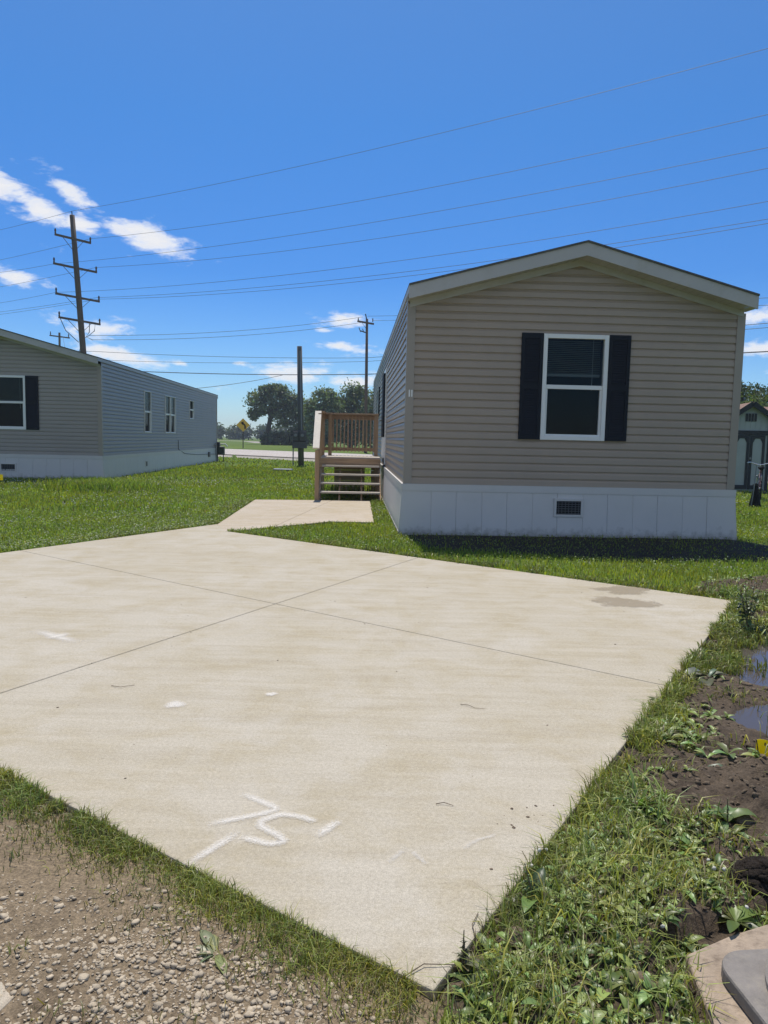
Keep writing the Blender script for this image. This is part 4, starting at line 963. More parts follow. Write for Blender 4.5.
tree((-12.2, 128, 0), 'small tree showing through the gap behind the grey armless pole', [(0, 0, 5.4, 1.9, 1.8, 2.0, 1), (1, 0, 3.0, 2.3, 2, 2.4, 1)], 3000, .26, (.155, .19, .11), 23, 4.5, .2, 5)
for i, (x, z, rx, rz, n, lab) in enumerate(((-9.2, 5.4, 2.9, 3.4, 3000, 'leafy tree just right of the grey armless pole'), (-5.2, 5.9, 3.1, 3.5, 3400, 'tallest leafy tree above the porch rail'), (-1.2, 5.5, 2.9, 3.3, 3000, 'leafy tree behind the distribution pole'), (3.0, 4.9, 3.0, 3.2, 2200, 'leafy tree at the clay home side of the row, mostly hidden behind it'))):
    tree((x, 110 + (i % 2) * 2.2, 0), lab, [(0, 0, z, rx, 2.6, rz, 1.2), (-rx * .55, 0, z - .7, rx * .6, 1.8, rz * .7, .5), (rx * .6, 0, z - .3, rx * .55, 1.8, rz * .75, .5), (0, -.8, 2.0, rx * 1.2, 2.0, 2.0, .9), (rx * .2, 0, z + rz * .55, rx * .55, 1.4, rz * .5, .4)], n * 2, .24, [(.15, .19, .10), (.14, .18, .092), (.155, .195, .105), (.145, .185, .10)][i], 31 + i, 5.5, .3, 7)
blobs = []; rg_ = random.Random(5)
for k in range(64):
    x = -135 + k * 2.9 + rg_.uniform(-1, 1); hh_ = rg_.uniform(2.5, 3.1); blobs.append((x, 262 + rg_.uniform(-8, 8) + abs(x + 60) * .08, hh_ * .85, rg_.uniform(3.0, 4.4), 3, hh_, 1))
o = leaf_cloud('distant_woods', blobs, 30000, .55, (.085, .110, .066), 77, var=.3); tag(o, 'distant belt of dark woods along the horizon left of the lone tree', 'woods', kind='stuff')
tree((24.6, 52, 0), 'dark leafy tree rising above the shed roof', [(0, 0, 4.0, 2.0, 2.0, 1.9, 1), (-.8, 0, 5.2, 1.0, 1.1, .9, .4), (1.4, 0, 4.7, 1.5, 1.5, 1.2, .6), (0, 0, 2.2, 2.4, 2, 1.8, .9)], 5200, .13, (.060, .090, .030), 41, 3.6, .2, 7, group='trees behind the shed')
tree((20.6, 46, 0), 'lighter green bushy tree behind the shed, in front of the dark one', [(0, 0, 3.0, 1.7, 1.5, 1.6, 1), (1.8, 0, 3.2, 1.6, 1.4, 1.4, .8), (-1.5, 0, 2.4, 1.2, 1.2, 1.6, .6), (3.6, 0, 2.8, 1.8, 1.4, 1.5, .6)], 5200, .12, (.12, .165, .045), 42, 2.2, .14, 6, group='trees behind the shed')

# ------------------------------------------------------------------ soil, gravel, puddle
DR = ((0.15, 1.75), (3.15, 6.59)); DN = ((-1.53, 2.92), (0.15, 1.75)); DN2 = ((-5.56, 5.73), (-1.53, 2.92))
SLABP = [(.72, 1.50), (1.05, 1.32), (1.6, 1.75), (1.25, 2.18), (.98, 2.05), (.76, 1.95)]
def puddle_f(x, y):      # < 0 inside the puddle
    a = np.hypot((x - 2.86) / .70, (y - 4.62) / .70) - 1; b = np.hypot((x - 2.35) / .56, (y - 3.66) / .30) - 1
    return np.minimum(a, b) + .42 * (fbm(x, y, 4.5, 61) - .5)
def soil_z(x, y):
    z = .004 + .050 * fbm(x, y, 2.4, 3) + .055 * fbm(x, y, 9, 5) + .040 * fbm(x, y, 26, 9, 3) - .045
    pf_ = puddle_f(x, y); z = np.where(pf_ < .5, z * np.clip(pf_ / .5, 0, 1) - .012 * (pf_ < 0), z)
    dr = dist_seg(x, y, *DR); z = z * np.clip(dr / .12, .25, 1) + .010 * np.exp(-(dr / .15) ** 2); z = np.where(inpoly(x, y, SLABP), np.minimum(z, 0) - .01, z)
    for mx, my, mr, mh in MOUNDS: z = z + mh * np.exp(-(np.hypot(x - mx, y - my) / mr) ** 2) * (.55 + .9 * fbm(x, y, 24, 14))
    return z
MOUNDS = [(1.62, 3.0, .10, .05), (1.45, 2.72, .12, .04), (4.1, 7.3, .32, .13), (4.6, 7.0, .25, .10), (1.95, 3.1, .15, .06), (3.3, 7.35, .18, .03)]
def sheet(name, x0, x1, y0, y1, res, zf, keep, mat):
    nx, ny = int((x1 - x0) / res), int((y1 - y0) / res); X, Y = np.meshgrid(np.linspace(x0, x1, nx + 1), np.linspace(y0, y1, ny + 1), indexing='ij')
    Z = zf(X, Y); V = np.stack([X, Y, Z], -1).reshape(-1, 3); I = np.arange((nx + 1) * (ny + 1)).reshape(nx + 1, ny + 1)
    K = keep((X[:-1, :-1] + X[1:, 1:]) / 2, (Y[:-1, :-1] + Y[1:, 1:]) / 2)
    Fq = np.stack([I[:-1, :-1], I[1:, :-1], I[1:, 1:], I[:-1, 1:]], -1)[K]
    used = np.unique(Fq); mp_ = np.full(len(V), -1); mp_[used] = np.arange(len(used))
    return structure(raw_mesh(name, V[used], mp_[Fq], 4, mat, smooth=True))
def shrink(poly, k=.985):
    cx = sum(p[0] for p in poly) / len(poly); cy = sum(p[1] for p in poly) / len(poly); return [(cx + (x - cx) * k, cy + (y - cy) * k) for x, y in poly]
DIN = shrink(DRIVE)
def edge_fade(x, y, poly, wdt):
    d = np.min([dist_seg(x, y, poly[i], poly[(i + 1) % len(poly)]) for i in range(len(poly))], 0); return np.clip(d / wdt, 0, 1)
SOILP = [(0.10, 1.30), (0.15, 1.80), (3.12, 6.59), (2.95, 7.0), (3.3, 7.7), (4.6, 8.3), (6.2, 7.6), (6.5, 4.5), (4.5, 2.2), (2.4, 1.0), (0.6, .8)]
def soil_top(x, y): return soil_z(x, y) * edge_fade(x, y, SOILP, .25) + .012 * (puddle_f(x, y) > 0) - .016 * (1 - edge_fade(x, y, SOILP, .10))
soil = sheet('dirt_strip', 0, 6.6, .8, 8.5, .018, soil_top,
             lambda x, y: inpoly(x, y, SOILP) & ~inpoly(x, y, DIN), M_['dirt'])
wa = MB(); n = 60
wp = [(2.75 + 1.15 * math.cos(2 * math.pi * k / n), 4.2 + 1.35 * math.sin(2 * math.pi * k / n), .0085) for k in range(n)]
structure(MB().add(wp, [tuple(range(n))]).build('puddle', M_['water']))
GRP = [(-6.5, 5.2), (-5.6, 5.75), (-1.53, 2.95), (0.15, 1.80), (.35, 1.55), (.55, .9), (.3, .2), (-3, .2), (-7, 2.4)]
def grav_z(x, y): return (.006 + .030 * fbm(x, y, 3, 23) + .016 * fbm(x, y, 14, 25) + .012 * fbm(x, y, 45, 27, 3) - .02) * edge_fade(x, y, GRP, .2) + .010 - .014 * (1 - edge_fade(x, y, GRP, .08))
sheet('gravel_path', -7, .6, .2, 5.7, .02, grav_z, lambda x, y: inpoly(x, y, GRP) & ~inpoly(x, y, DIN), M_['gravelsoil'])
SHP = [(.25, 11.0), (.55, 9.55), (2.9, 8.95), (5.0, 9.1), (6.1, 9.5), (5.25, 11.3)]  # outline of the house's cast shadow, laid as a dark soil sheet
sheet('shadow_toned_soil', -.2, 6.4, 8.6, 11.4, .05, lambda x, y: .006 + (.02 * fbm(x, y, 3, 43) + .02 * fbm(x, y, 15, 44)) * edge_fade(x, y, SHP, .3) - .008 * (1 - edge_fade(x, y, SHP, .12)), lambda x, y: inpoly(x, y, SHP), M_['shadowsoil'])

def ico():
    t = (1 + 5 ** .5) / 2; v = np.array([(-1, t, 0), (1, t, 0), (-1, -t, 0), (1, -t, 0), (0, -1, t), (0, 1, t), (0, -1, -t), (0, 1, -t), (t, 0, -1), (t, 0, 1), (-t, 0, -1), (-t, 0, 1)], float)
    v /= np.linalg.norm(v[0]); f = np.array([(0, 11, 5), (0, 5, 1), (0, 1, 7), (0, 7, 10), (0, 10, 11), (1, 5, 9), (5, 11, 4), (11, 10, 2), (10, 7, 6), (7, 1, 8), (3, 9, 4), (3, 4, 2), (3, 2, 6), (3, 6, 8), (3, 8, 9), (4, 9, 5), (2, 4, 11), (6, 2, 10), (8, 6, 7), (9, 8, 1)]); return v, f
def ico2():
    v, f = ico(); vl = [tuple(x) for x in v]; cache = {}; nf = []
    def mid(a, b):
        k = (min(a, b), max(a, b))
        if k not in cache: m = (np.array(vl[a]) + np.array(vl[b])); m /= np.linalg.norm(m); vl.append(tuple(m)); cache[k] = len(vl) - 1
        return cache[k]
    for a, b, c in f: ab, bc, ca = mid(a, b), mid(b, c), mid(c, a); nf += [(a, ab, ca), (b, bc, ab), (c, ca, bc), (ab, bc, ca)]
    return np.array(vl), np.array(nf)
def stones(name, x, y, z, r, mat, seed, flat=.6, base=None):
    rg = np.random.default_rng(seed); v, f = base or ico2(); n = len(x); k = len(v)
    sc_ = r[:, None] * np.stack([rg.uniform(.8, 1.35, n), rg.uniform(.65, 1.1, n), rg.uniform(flat * .7, flat * 1.2, n)], 1)
    jit = 1 + rg.normal(size=(n, k, 1)) * .16; P = v[None] * jit * sc_[:, None]
    a = rg.uniform(0, 6.28, n); ca, sa = np.cos(a), np.sin(a); tl = rg.normal(size=n) * .25
    Px = P[..., 0]; Pz = P[..., 2] + Px * tl[:, None]; X = Px * ca[:, None] - P[..., 1] * sa[:, None]; Y = Px * sa[:, None] + P[..., 1] * ca[:, None]
    V = np.stack([X + x[:, None], Y + y[:, None], Pz + (z + r * .12)[:, None]], -1).reshape(-1, 3)
    Fq = (f[None] + (np.arange(n) * k)[:, None, None]).reshape(-1, 3)
    return raw_mesh(name, V, Fq, 3, mat)
N = 480000; x = rng.uniform(-4.5, .5, N); y = rng.uniform(.9, 3.9, N)
dn = np.minimum(dist_seg(x, y, *DN), dist_seg(x, y, *DN2))
pr = np.clip((fbm(x, y, 2.4, 101) - .34) * 2.6 + .75 * np.exp(-(((x + .45) / .42) ** 2 + ((y - 1.70) / .22) ** 2)) - .5 * np.clip((y - 1.95) / .3, 0, 1), .05, 1) * np.clip((dn - .09) / .16, .02, 1) * np.where(y < 2.2, .5, .22)
k = inpoly(x, y, GRP) & ~inpoly(x, y, DRIVE) & (rng.random(N) < pr); x, y = x[k], y[k]
r = np.clip(rng.lognormal(-5.98, .52, len(x)) * np.where(y < 1.9, 1.35, 1.0), .0014, .0105)
xb = rng.uniform(-1.1, .2, 260); yb = rng.uniform(1.45, 2.15, 260); k = inpoly(xb, yb, GRP) & ~inpoly(xb, yb, DRIVE) & (dist_seg(xb, yb, *DN) > .12) & (rng.random(260) < .75)
x = np.concatenate([x, xb[k]]); y = np.concatenate([y, yb[k]]); r = np.concatenate([r, rng.uniform(.008, .0145, k.sum())])
tag(stones('gravel', x, y, grav_z(x, y), r, M_['stone'], 3, .5, ico()), 'pale limestone gravel pressed into the bare soil', 'gravel', kind='stuff')
N = 16000; x = rng.uniform(.2, 3.6, N); y = rng.uniform(1.4, 7.5, N); k = inpoly(x, y, SOILP) & ~inpoly(x, y, DRIVE) & (puddle_f(x, y) > .1) & (rng.random(N) < .75); x, y = x[k], y[k]
tag(stones('dirt_clods', x, y, soil_top(x, y), np.clip(rng.lognormal(-5.05, .6, len(x)), .002, .032), M_['clod'], 5, .7), 'small dark clods of turned soil beside the driveway', 'soil', kind='stuff')
dma = rng.uniform(0, 6.28, 420); dmr = .085 * np.sqrt(rng.random(420)); dmx = 1.215 + dmr * np.cos(dma); dmy = 2.25 + .9 * dmr * np.sin(dma); rr0 = np.hypot(dmx - 1.215, dmy - 2.25)
tag(stones('dirt_mound', dmx, dmy, .085 * np.exp(-(rr0 / .075) ** 2) + .005, rng.uniform(.010, .022, 420), M_['mound'], 6, .8), 'small black mound of loose earth among the weeds near the pit lid', 'dirt mound')
for poly, lab in (([(-1.06, 1.62), (-.90, 1.60), (-.875, 1.70), (-.93, 1.755), (-1.05, 1.78)], 'broken concrete chunk flush in the gravel, farther of the two from the camera'), ([(-1.0, 1.40), (-.80, 1.42), (-.79, 1.57), (-.86, 1.62), (-.98, 1.59)], 'broken concrete chunk flush in the gravel, nearer of the two to the camera')):
    tag(MB().prism(poly, -.02, .028).build('concrete_chunk', M_['walk'], bevel=.008), lab, 'concrete chunk', 'broken concrete chunks')

# ------------------------------------------------------------------ grass and weeds
def blades(name, x, y, z, h, w, col, label, cat, seed, leanmax=.75, parent=None, mat='leaf'):
    rg = np.random.default_rng(seed); n = len(x); az_ = rg.uniform(0, 6.28, n); ln = rg.uniform(.1, leanmax, n) * h; fa_ = rg.uniform(0, 6.28, n)
    dx, dy = np.cos(az_) * ln, np.sin(az_) * ln; wx, wy = np.cos(fa_) * w * .5, np.sin(fa_) * w * .5
    b = np.stack([x, y, z - .004], 1); m_ = np.stack([x + dx * .32, y + dy * .32, z + h * .6], 1); t = np.stack([x + dx, y + dy, z + h * rg.uniform(.8, 1.05, n) - .25 * ln], 1); W_ = np.stack([wx, wy, wx * 0], 1)
    V = np.stack([b - W_, b + W_, m_ + W_ * .8, m_ - W_ * .8, t], 1).reshape(-1, 3)
    o = np.arange(n)[:, None] * 5; Fq = np.stack([o + np.array([[0, 1, 2]]), o + np.array([[0, 2, 3]]), o + np.array([[3, 2, 4]])], 1).reshape(-1, 3)
    ob = raw_mesh(name, V, Fq, 3, M_[mat], np.repeat(col, 5, 0), parent)
    return tag(ob, label, cat, kind='stuff') if label else ob
def grass_col(x, y, base, seed, dry=.18, sc_=.6):
    rg = np.random.default_rng(seed); n = len(x); c = np.array(base)[None] * rg.uniform(.65, 1.35, n)[:, None]
    p = fbm(x, y, sc_, seed + 5)[:, None]; c = c * (0.72 + .56 * p) * np.array([[1, 1, 1]]); q = fbm(x, y, sc_ * 1.7, seed + 50)[:, None]; c = c * (np.array([[1.35, 1.12, .85]]) * q + np.array([[.72, .90, 1.1]]) * (1 - q)); yl = (rg.random(n) < .3)[:, None]
    c = np.where(yl, c * np.array([[1.35, 1.08, .9]]), c); dr = (rg.random(n) < dry * (1.6 - 1.2 * p[:, 0]))[:, None]
    return np.clip(np.where(dr, np.array([[.20, .17, .085]]) * rg.uniform(.6, 1.2, n)[:, None], c), .004, .5)
H2 = [tuple((B2 + uu * a + ww * b)[:2]) for a, b in ((-.1, -.12), (W2 + .1, -.12), (W2 + .1, L2 + .1), (-.1, L2 + .1))]
H1 = [tuple((A1 + uu * a + ww * b)[:2]) for a, b in ((-.09, -.09), (W1 + .09, -.09), (W1 + .09, L1 + .1), (-.09, L1 + .1))]
ROADN = lambda x, y: y < rl(x, 46.3)
def lawn_pts(n, x0, x1, y0, y1, fr=.62):
    x = rng.uniform(x0, x1, n); y = rng.uniform(y0, y1, n)
    k = ((np.abs(x) < y * fr + .6) | (rng.random(n) < .38)) & ROADN(x, y) & ~inpoly(x, y, DRIVE) & ~inpoly(x, y, WALK) & ~inpoly(x, y, H1) & ~inpoly(x, y, H2)
    k &= ~(inpoly(x, y, SOILP) & (rng.random(n) < .93)) & ~inpoly(x, y, GRP)
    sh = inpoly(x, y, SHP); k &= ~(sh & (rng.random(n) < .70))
    return x[k], y[k]
LG = (.205, .275, .048)
for (n, x0, x1, y0, y1, h, w, sd_) in ((250000, -15, 15, 5.5, 13.0, .062, .0085, 1), (150000, -21, 21, 13.0, 22.0, .075, .015, 2), (85000, -28, 28, 22.0, 34.0, .085, .028, 3), (30000, -28, 28, 34.0, 62.0, .09, .055, 4)):
    x, y = lawn_pts(n, x0, x1, y0, y1); pn = fbm(x, y, .8, 200 + sd_)
    hh_ = h * rng.uniform(.55, 1.3, len(x)) * (.6 + .8 * pn)
    nm = ['', 'nearest band of the lawn, short green grass around the driveway', 'lawn grass between the two homes and the sidewalk', 'lawn grass around the meter pole', 'far lawn grass along the road'][sd_]
    blades('grass', x, y, np.zeros(len(x)), hh_, w * rng.uniform(.7, 1.3, len(x)), grass_col(x, y, LG, 300 + sd_, .10), nm, 'grass', sd_)
# taller tufts: by the grey home's corner, along the skirting, along the back edge of the driveway
cx_ = []; 
for cx0, cy0, n, sp, hh0 in ((-6.95, 18.2, 3200, .62, .30), (-7.6, 19.6, 1800, .55, .26), (-8.2, 20.8, 900, .5, .22), (-6.2, 17.6, 900, .5, .15), (-.75, 17.4, 200, .3, .5), (-1.2, 18.0, 120, .2, .4)):
    cx_.append((rng.normal(cx0, sp, n), rng.normal(cy0, sp * .7, n), np.full(n, hh0)))
x = np.concatenate([a[0] for a in cx_]); y = np.concatenate([a[1] for a in cx_]); hh_ = np.concatenate([a[2] for a in cx_])
k = ~inpoly(x, y, H2) & ~inpoly(x, y, WALK); x, y, hh_ = x[k], y[k], hh_[k]
blades('tall_grass', x, y, np.zeros(len(x)), hh_ * rng.uniform(.4, 1.1, len(x)), .018 * rng.uniform(.7, 1.3, len(x)), grass_col(x, y, (.175, .245, .046), 320, .05), 'taller unmown grass tufts at the corner of the grey home', 'grass', 9, 1.0)
# fringe round the driveway
def along(a, b, n, out, spread, seed):
    rg = np.random.default_rng(seed); t = rg.random(n); x = a[0] + (b[0] - a[0]) * t; y = a[1] + (b[1] - a[1]) * t; dx, dy = b[0] - a[0], b[1] - a[1]; L = math.hypot(dx, dy)
    o = np.abs(rg.normal(0, spread, n)) * out; return x + dy / L * o, y - dx / L * o
seg = []
for a, b, n, out, sp, hh0, sd_ in (((0.15, 1.75), (-1.53, 2.92), 9500, -1, .095, .044, 1), ((-1.53, 2.92), (-5.56, 5.73), 8000, -1, .12, .06, 2), ((0.15, 1.75), (3.15, 6.59), 20000, 1, .17, .075, 3), ((3.15, 6.59), (-2.26, 10.70), 6500, 1, .16, .06, 4), ((-4.30, 8.33), (-2.58, 11.55), 2500, -1, .2, .06, 5), ((-2.58, 11.55), (-2.81, 16.24), 2500, -1, .2, .06, 6), ((-.16, 12.30), (-.32, 16.6), 1200, 1, .15, .07, 7)):
    x, y = along(a, b, n, out, sp, 400 + sd_); seg.append((x, y, hh0 * rng.uniform(.4, 1.35, n) * (.25 + 1.4 * fbm(x, y, 6, 410)), np.full(n, sd_)))
x = np.concatenate([s[0] for s in seg]); y = np.concatenate([s[1] for s in seg]); hh_ = np.concatenate([s[2] for s in seg])
k = (fbm(x, y, 4.0, 421) > .46 - .09 * (x < -.6) * (y < 6) - .14 * (x < -1.25) * (y < 6)) & ~inpoly(x, y, DRIVE) & ~inpoly(x, y, WALK); x, y, hh_ = x[k], y[k], hh_[k]; rr_c = np.hypot(x, y)
blades('edge_grass', x, y, np.full(len(x), .012), hh_, np.clip(.0013 * rr_c, .0026, .009) * rng.uniform(.7, 1.4, len(x)), grass_col(x, y, (.21, .26, .065), 330, .16, 2.0), 'ragged grass fringe hanging over the edges of the driveway', 'grass', 12, 1.3, mat='weedgrass')

def weed_density(x, y):
    dr = dist_seg(x, y, *DR); near = np.clip((2.85 - y + .35 * (x - .7)) / .5, 0, 1) * np.clip((1.45 - x) / .3, 0.3, 1)
    d = np.maximum(np.exp(-(dr / .24) ** 2), near); d = np.maximum(d, .9 * np.clip((y - 5.3) / .5, 0, 1) * np.clip((7.2 - y) / .6, 0, 1) * np.exp(-((dr - .2) / .42) ** 2))
    d = np.maximum(d, .16 * (fbm(x, y, 2.0, 501) > .5))
    d = d * np.clip((fbm(x, y, 5.0, 505) - .40 + .12 * np.clip((2.0 - y) / .3, 0, 1)) * 5, 0.0, 1)
    d = np.where(inpoly(x, y, [(.80, 1.58), (1.05, 1.40), (1.5, 1.75), (1.25, 2.10), (1.0, 1.985), (.84, 1.90)]), d * .02, d)
    d = np.where(np.hypot(x - 1.215, y - 2.25) < .10, 0, d); return np.where(puddle_f(x, y) < .05, 0, d) * np.where((puddle_f(x, y) < .5) & (y < 5.2), .12, 1) * np.where((x > 1.25) & (y > 2.5) & (y < 5) & (dr > .42), .45, 1)
N = 120000; x = rng.uniform(.1, 3.9, N); y = rng.uniform(1.25, 7.8, N); y = 1.25 + (y - 1.25) ** 1.25 / (6.55 ** .25)
k = inpoly(x, y, SOILP) & ~inpoly(x, y, DRIVE) & (rng.random(N) < weed_density(x, y)); x, y = x[k], y[k]; rr_c = np.hypot(x, y)
blades('weed_grass', x, y, soil_top(x, y), .085 * rng.uniform(.2, 1.6, len(x)) * (.3 + 1.1 * fbm(x, y, 5, 511)), np.clip(.0016 * rr_c, .0036, .009) * rng.uniform(.6, 1.5, len(x)), grass_col(x, y, (.24, .29, .075), 512, .22, 2.5), 'tangled grass and weeds in the dirt strip beside the driveway', 'weeds', 14, 1.6, mat='weedgrass')

def leaf_arrays(c, az_, l, w, elev, droop, twist=0.0):
    """n leaves: base c (n,3), each a folded blade of 6 stations that arches and droops"""
    n = len(l); ts = np.array([0, .18, .42, .66, .86, 1.0]); wp_ = np.array([.10, .55, 1.0, .88, .5, .03]); V = np.zeros((n, 6, 3, 3)); p = c.copy(); e = elev.copy(); last = 0
    for i, t in enumerate(ts):
        dt = (t - last) * l; last = t
        p = p + np.stack([np.cos(az_) * np.cos(e) * dt, np.sin(az_) * np.cos(e) * dt, np.sin(e) * dt], 1); e = e - droop * (t - (ts[i - 1] if i else 0))
        sdv = np.stack([-np.sin(az_), np.cos(az_), np.full(n, twist)], 1); wv = (w * wp_[i] * .5)[:, None]
        V[:, i, 0] = p - sdv * wv + np.array([0, 0, 1]) * wv * .45; V[:, i, 1] = p; V[:, i, 2] = p + sdv * wv + np.array([0, 0, 1]) * wv * .45
    V = V.reshape(n, 18, 3); f = []
    for i in range(5):
        for j in range(2): f.append((i * 3 + j, i * 3 + j + 1, i * 3 + j + 4, i * 3 + j + 3))
    Fq = (np.array(f)[None] + (np.arange(n) * 18)[:, None, None]).reshape(-1, 4); return V.reshape(-1, 3), Fq
def weed_leaves(name, px_, py_, pz_, size, nl, base, seed, parent=None, wratio=.32, up=(.15, 1.0), droop=(.8, 2.0)):
    rg = np.random.default_rng(seed); n = len(px_) * nl; ci = np.repeat(np.arange(len(px_)), nl)
    c = np.stack([px_[ci], py_[ci], pz_[ci]], 1); l = size[ci] * rg.uniform(.55, 1.2, n)
    V, Fq = leaf_arrays(c, rg.uniform(0, 6.28, n), l, l * wratio * rg.uniform(.7, 1.3, n), rg.uniform(*up, n), rg.uniform(*droop, n))
    cc = np.array(base)[None] * rg.uniform(.4, 1.55, n)[:, None] * np.stack([rg.uniform(.85, 1.3, n), np.ones(n), rg.uniform(.8, 1.3, n)], 1)
    return raw_mesh(name, V, Fq, 4, M_['weed'], np.repeat(cc, 18, 0), parent, smooth=True)
N = 24000; x = rng.uniform(.2, 3.9, N); y = 1.3 + rng.random(N) ** 1.3 * 6.4; k = inpoly(x, y, SOILP) & ~inpoly(x, y, DRIVE) & (dist_seg(x, y, *DR) > .03) & (rng.random(N) < weed_density(x, y) * .8); x, y = x[k], y[k]
o = weed_leaves('broadleaf_weeds', x, y, soil_top(x, y), np.where(y < 3, .044, .06) * rng.uniform(.5, 1.6, len(x)), 6, (.20, .275, .080), 601); tag(o, 'small broadleaf weeds scattered through the dirt strip', 'weeds', kind='stuff')
# low weeds and tufts on the gravel side
N = 60000; x = rng.uniform(-2.4, .45, N); y = rng.uniform(1.0, 3.4, N); dn = np.minimum(dist_seg(x, y, *DN), dist_seg(x, y, *DN2))
den = np.exp(-(dn / .16) ** 2) * .8 * (fbm(x, y, 5, 611) > .42) + .32 * (fbm(x, y, 4.2, 613) > .60) * np.exp(-(dn / .45) ** 2) + .45 * np.exp(-(np.hypot(x + .70, y - 2.05) / .10) ** 2) + .4 * np.exp(-(np.hypot(x + .52, y - 1.98) / .09) ** 2) + .4 * np.exp(-(np.hypot(x + .33, y - 1.83) / .08) ** 2) + .5 * (np.hypot(x + .93, y - 1.86) < .03) + .5 * (np.hypot(x + .78, y - 1.66) < .035) + .4 * (np.hypot(x + .66, y - 1.64) < .03)
k = inpoly(x, y, GRP) & ~inpoly(x, y, DRIVE) & (rng.random(N) < den); x, y = x[k], y[k]
blades('gravel_weeds', x, y, grav_z(x, y), .030 * rng.uniform(.3, 1.5, len(x)), .0028 * rng.uniform(.6, 1.5, len(x)), grass_col(x, y, (.19, .205, .075), 614, .30, 3), 'thin weeds growing in the gravel beside the driveway', 'weeds', 15, 1.6, mat='weedgrass')
def weed_plant(loc, label, nl, size, base, seed, wr=.34, stalks=0, sh=.3, up=(.1, 1.0), droop=(.8, 2.0), name='weed_plant'):
    r = empty(name, loc, 0, label, 'weed', 'larger single weeds'); z1 = np.zeros(1)
    weed_leaves('leaves', z1, z1, z1 + .004, np.array([size]), nl, base, seed, r, wr, up, droop)
    rg = np.random.default_rng(seed + 1)
    for k in range(stalks):
        a = rg.uniform(0, 6.28); e = rg.uniform(.05, .3); hh0 = sh * rg.uniform(.6, 1.1)
        MB().tube([(0, 0, 0), (math.cos(a) * e * hh0 * .4, math.sin(a) * e * hh0 * .4, hh0 * .5), (math.cos(a) * e * hh0, math.sin(a) * e * hh0, hh0)], [.0035, .0026, .0014], 5).build('stalk', M_['drystem'], r)
        m = 22; t = rg.uniform(.25, 1.0, m); c = np.stack([math.cos(a) * e * hh0 * t, math.sin(a) * e * hh0 * t, hh0 * t], 1)
        l = rg.uniform(.03, .075, m) * (1.25 - t) * (sh / .3); V, Fq = leaf_arrays(c, rg.uniform(0, 6.28, m), l, l * .4, rg.uniform(-.1, .9, m), rg.uniform(.5, 1.5, m))
        raw_mesh('stalk_leaves', V, Fq, 4, M_['weed'], np.repeat(np.array(base)[None] * rg.uniform(.5, 1.2, m)[:, None], 18, 0), r, True)
    return r
weed_plant((-.425, 1.885, .012), 'wilted pale green broadleaf weed lying on the gravel', 9, .085, (.17, .20, .085), 701, .36, up=(.0, .45), droop=(.3, 1.2))
weed_plant((.475, 2.13, .015), 'broadleaf weed reaching over the driveway near its front corner', 14, .115, (0.108, 0.169, 0.051), 702, .34, 1, .15)
weed_plant((2.74, 5.50, .02), 'tall stalked weed standing at the right edge of the driveway near its far corner', 14, .15, (.085, .12, .042), 703, .30, 6, .42)
weed_plant((3.12, 5.55, .02), 'bushy weed just right of the tall stalked one', 16, .16, (.09, .13, .045), 704, .30, 4, .30)
weed_plant((1.50, 3.02, .03), 'broadleaf weed in the dirt just left of the yellow flag', 10, .15, (0.101, 0.149, 0.054), 705, .32, up=(.1, .6))
weed_plant((1.28, 2.62, .03), 'leafy weed in the dirt between the yellow flag and the black mound', 12, .12, (0.108, 0.162, 0.051), 706, .32, 1, .12)
weed_plant((1.05, 2.06, .02), 'yellow green weed sprawling against the back of the tan slab', 16, .10, (.15, .19, .05), 707, .35, up=(.0, .5), droop=(.3, 1.3))
weed_plant((.66, 1.88, .02), 'spiky grassy weed left of the tan slab', 22, .11, (0.115, 0.176, 0.068), 708, .12, up=(.3, 1.2))
weed_plant((.235, 1.86, .015), 'reddish green weed at the front corner of the driveway', 10, .06, (.085, .09, .04), 709, .5, 2, .10)
weed_plant((1.95, 4.35, .02), 'grey green dock weed at the edge of the puddle', 10, .20, (.11, .135, .085), 710, .34, up=(.2, .9))
weed_plant((.98, 2.70, .02), 'upright grassy weed between the driveway edge and the dirt', 18, .16, (0.121, 0.203, 0.047), 711, .09, up=(.7, 1.35), droop=(.4, 1.2))

def clover(name, x, y, z, r, col, label, cat, seed):
    rg = np.random.default_rng(seed); n = len(x); a = rg.uniform(0, 6.28, n); t = rg.normal(size=(n, 2)) * .35; u = np.stack([np.cos(a), np.sin(a), t[:, 0]], 1) * r[:, None]; v = np.stack([-np.sin(a), np.cos(a), t[:, 1]], 1) * r[:, None]
    P = np.stack([x, y, z], 1); V = np.stack([P - u, P - v * .8, P + u, P + v * .8], 1).reshape(-1, 3)
    return tag(raw_mesh(name, V, np.arange(4 * n).reshape(n, 4), 4, M_['leaf'], np.repeat(col, 4, 0)), label, cat, kind='stuff')
for (n, x0, x1, y0, y1, sd_, lab) in ((60000, -9, 9, 5.6, 13.0, 61, 'pale clover leaves mixed into the nearest band of lawn'), (34000, -13, 12, 13.0, 24.0, 62, 'pale clover leaves mixed into the lawn between the homes')):
    x, y = lawn_pts(n, x0, x1, y0, y1); k = rng.random(len(x)) < np.clip((fbm(x, y, .7, 640) - .36) * 4, .05, 1); x, y = x[k], y[k]
    c = np.array([[.19, .25, .075]]) * rng.uniform(.35, 1.5, len(x))[:, None]; w_ = rng.random(len(x)) < .07; c[w_] = np.array([.33, .36, .20])
    clover('clover', x, y, rng.uniform(.02, .07, len(x)), np.clip(.0011 * np.hypot(x, y), .008, .02) * rng.uniform(.6, 1.4, len(x)), c, lab, 'clover', sd_)
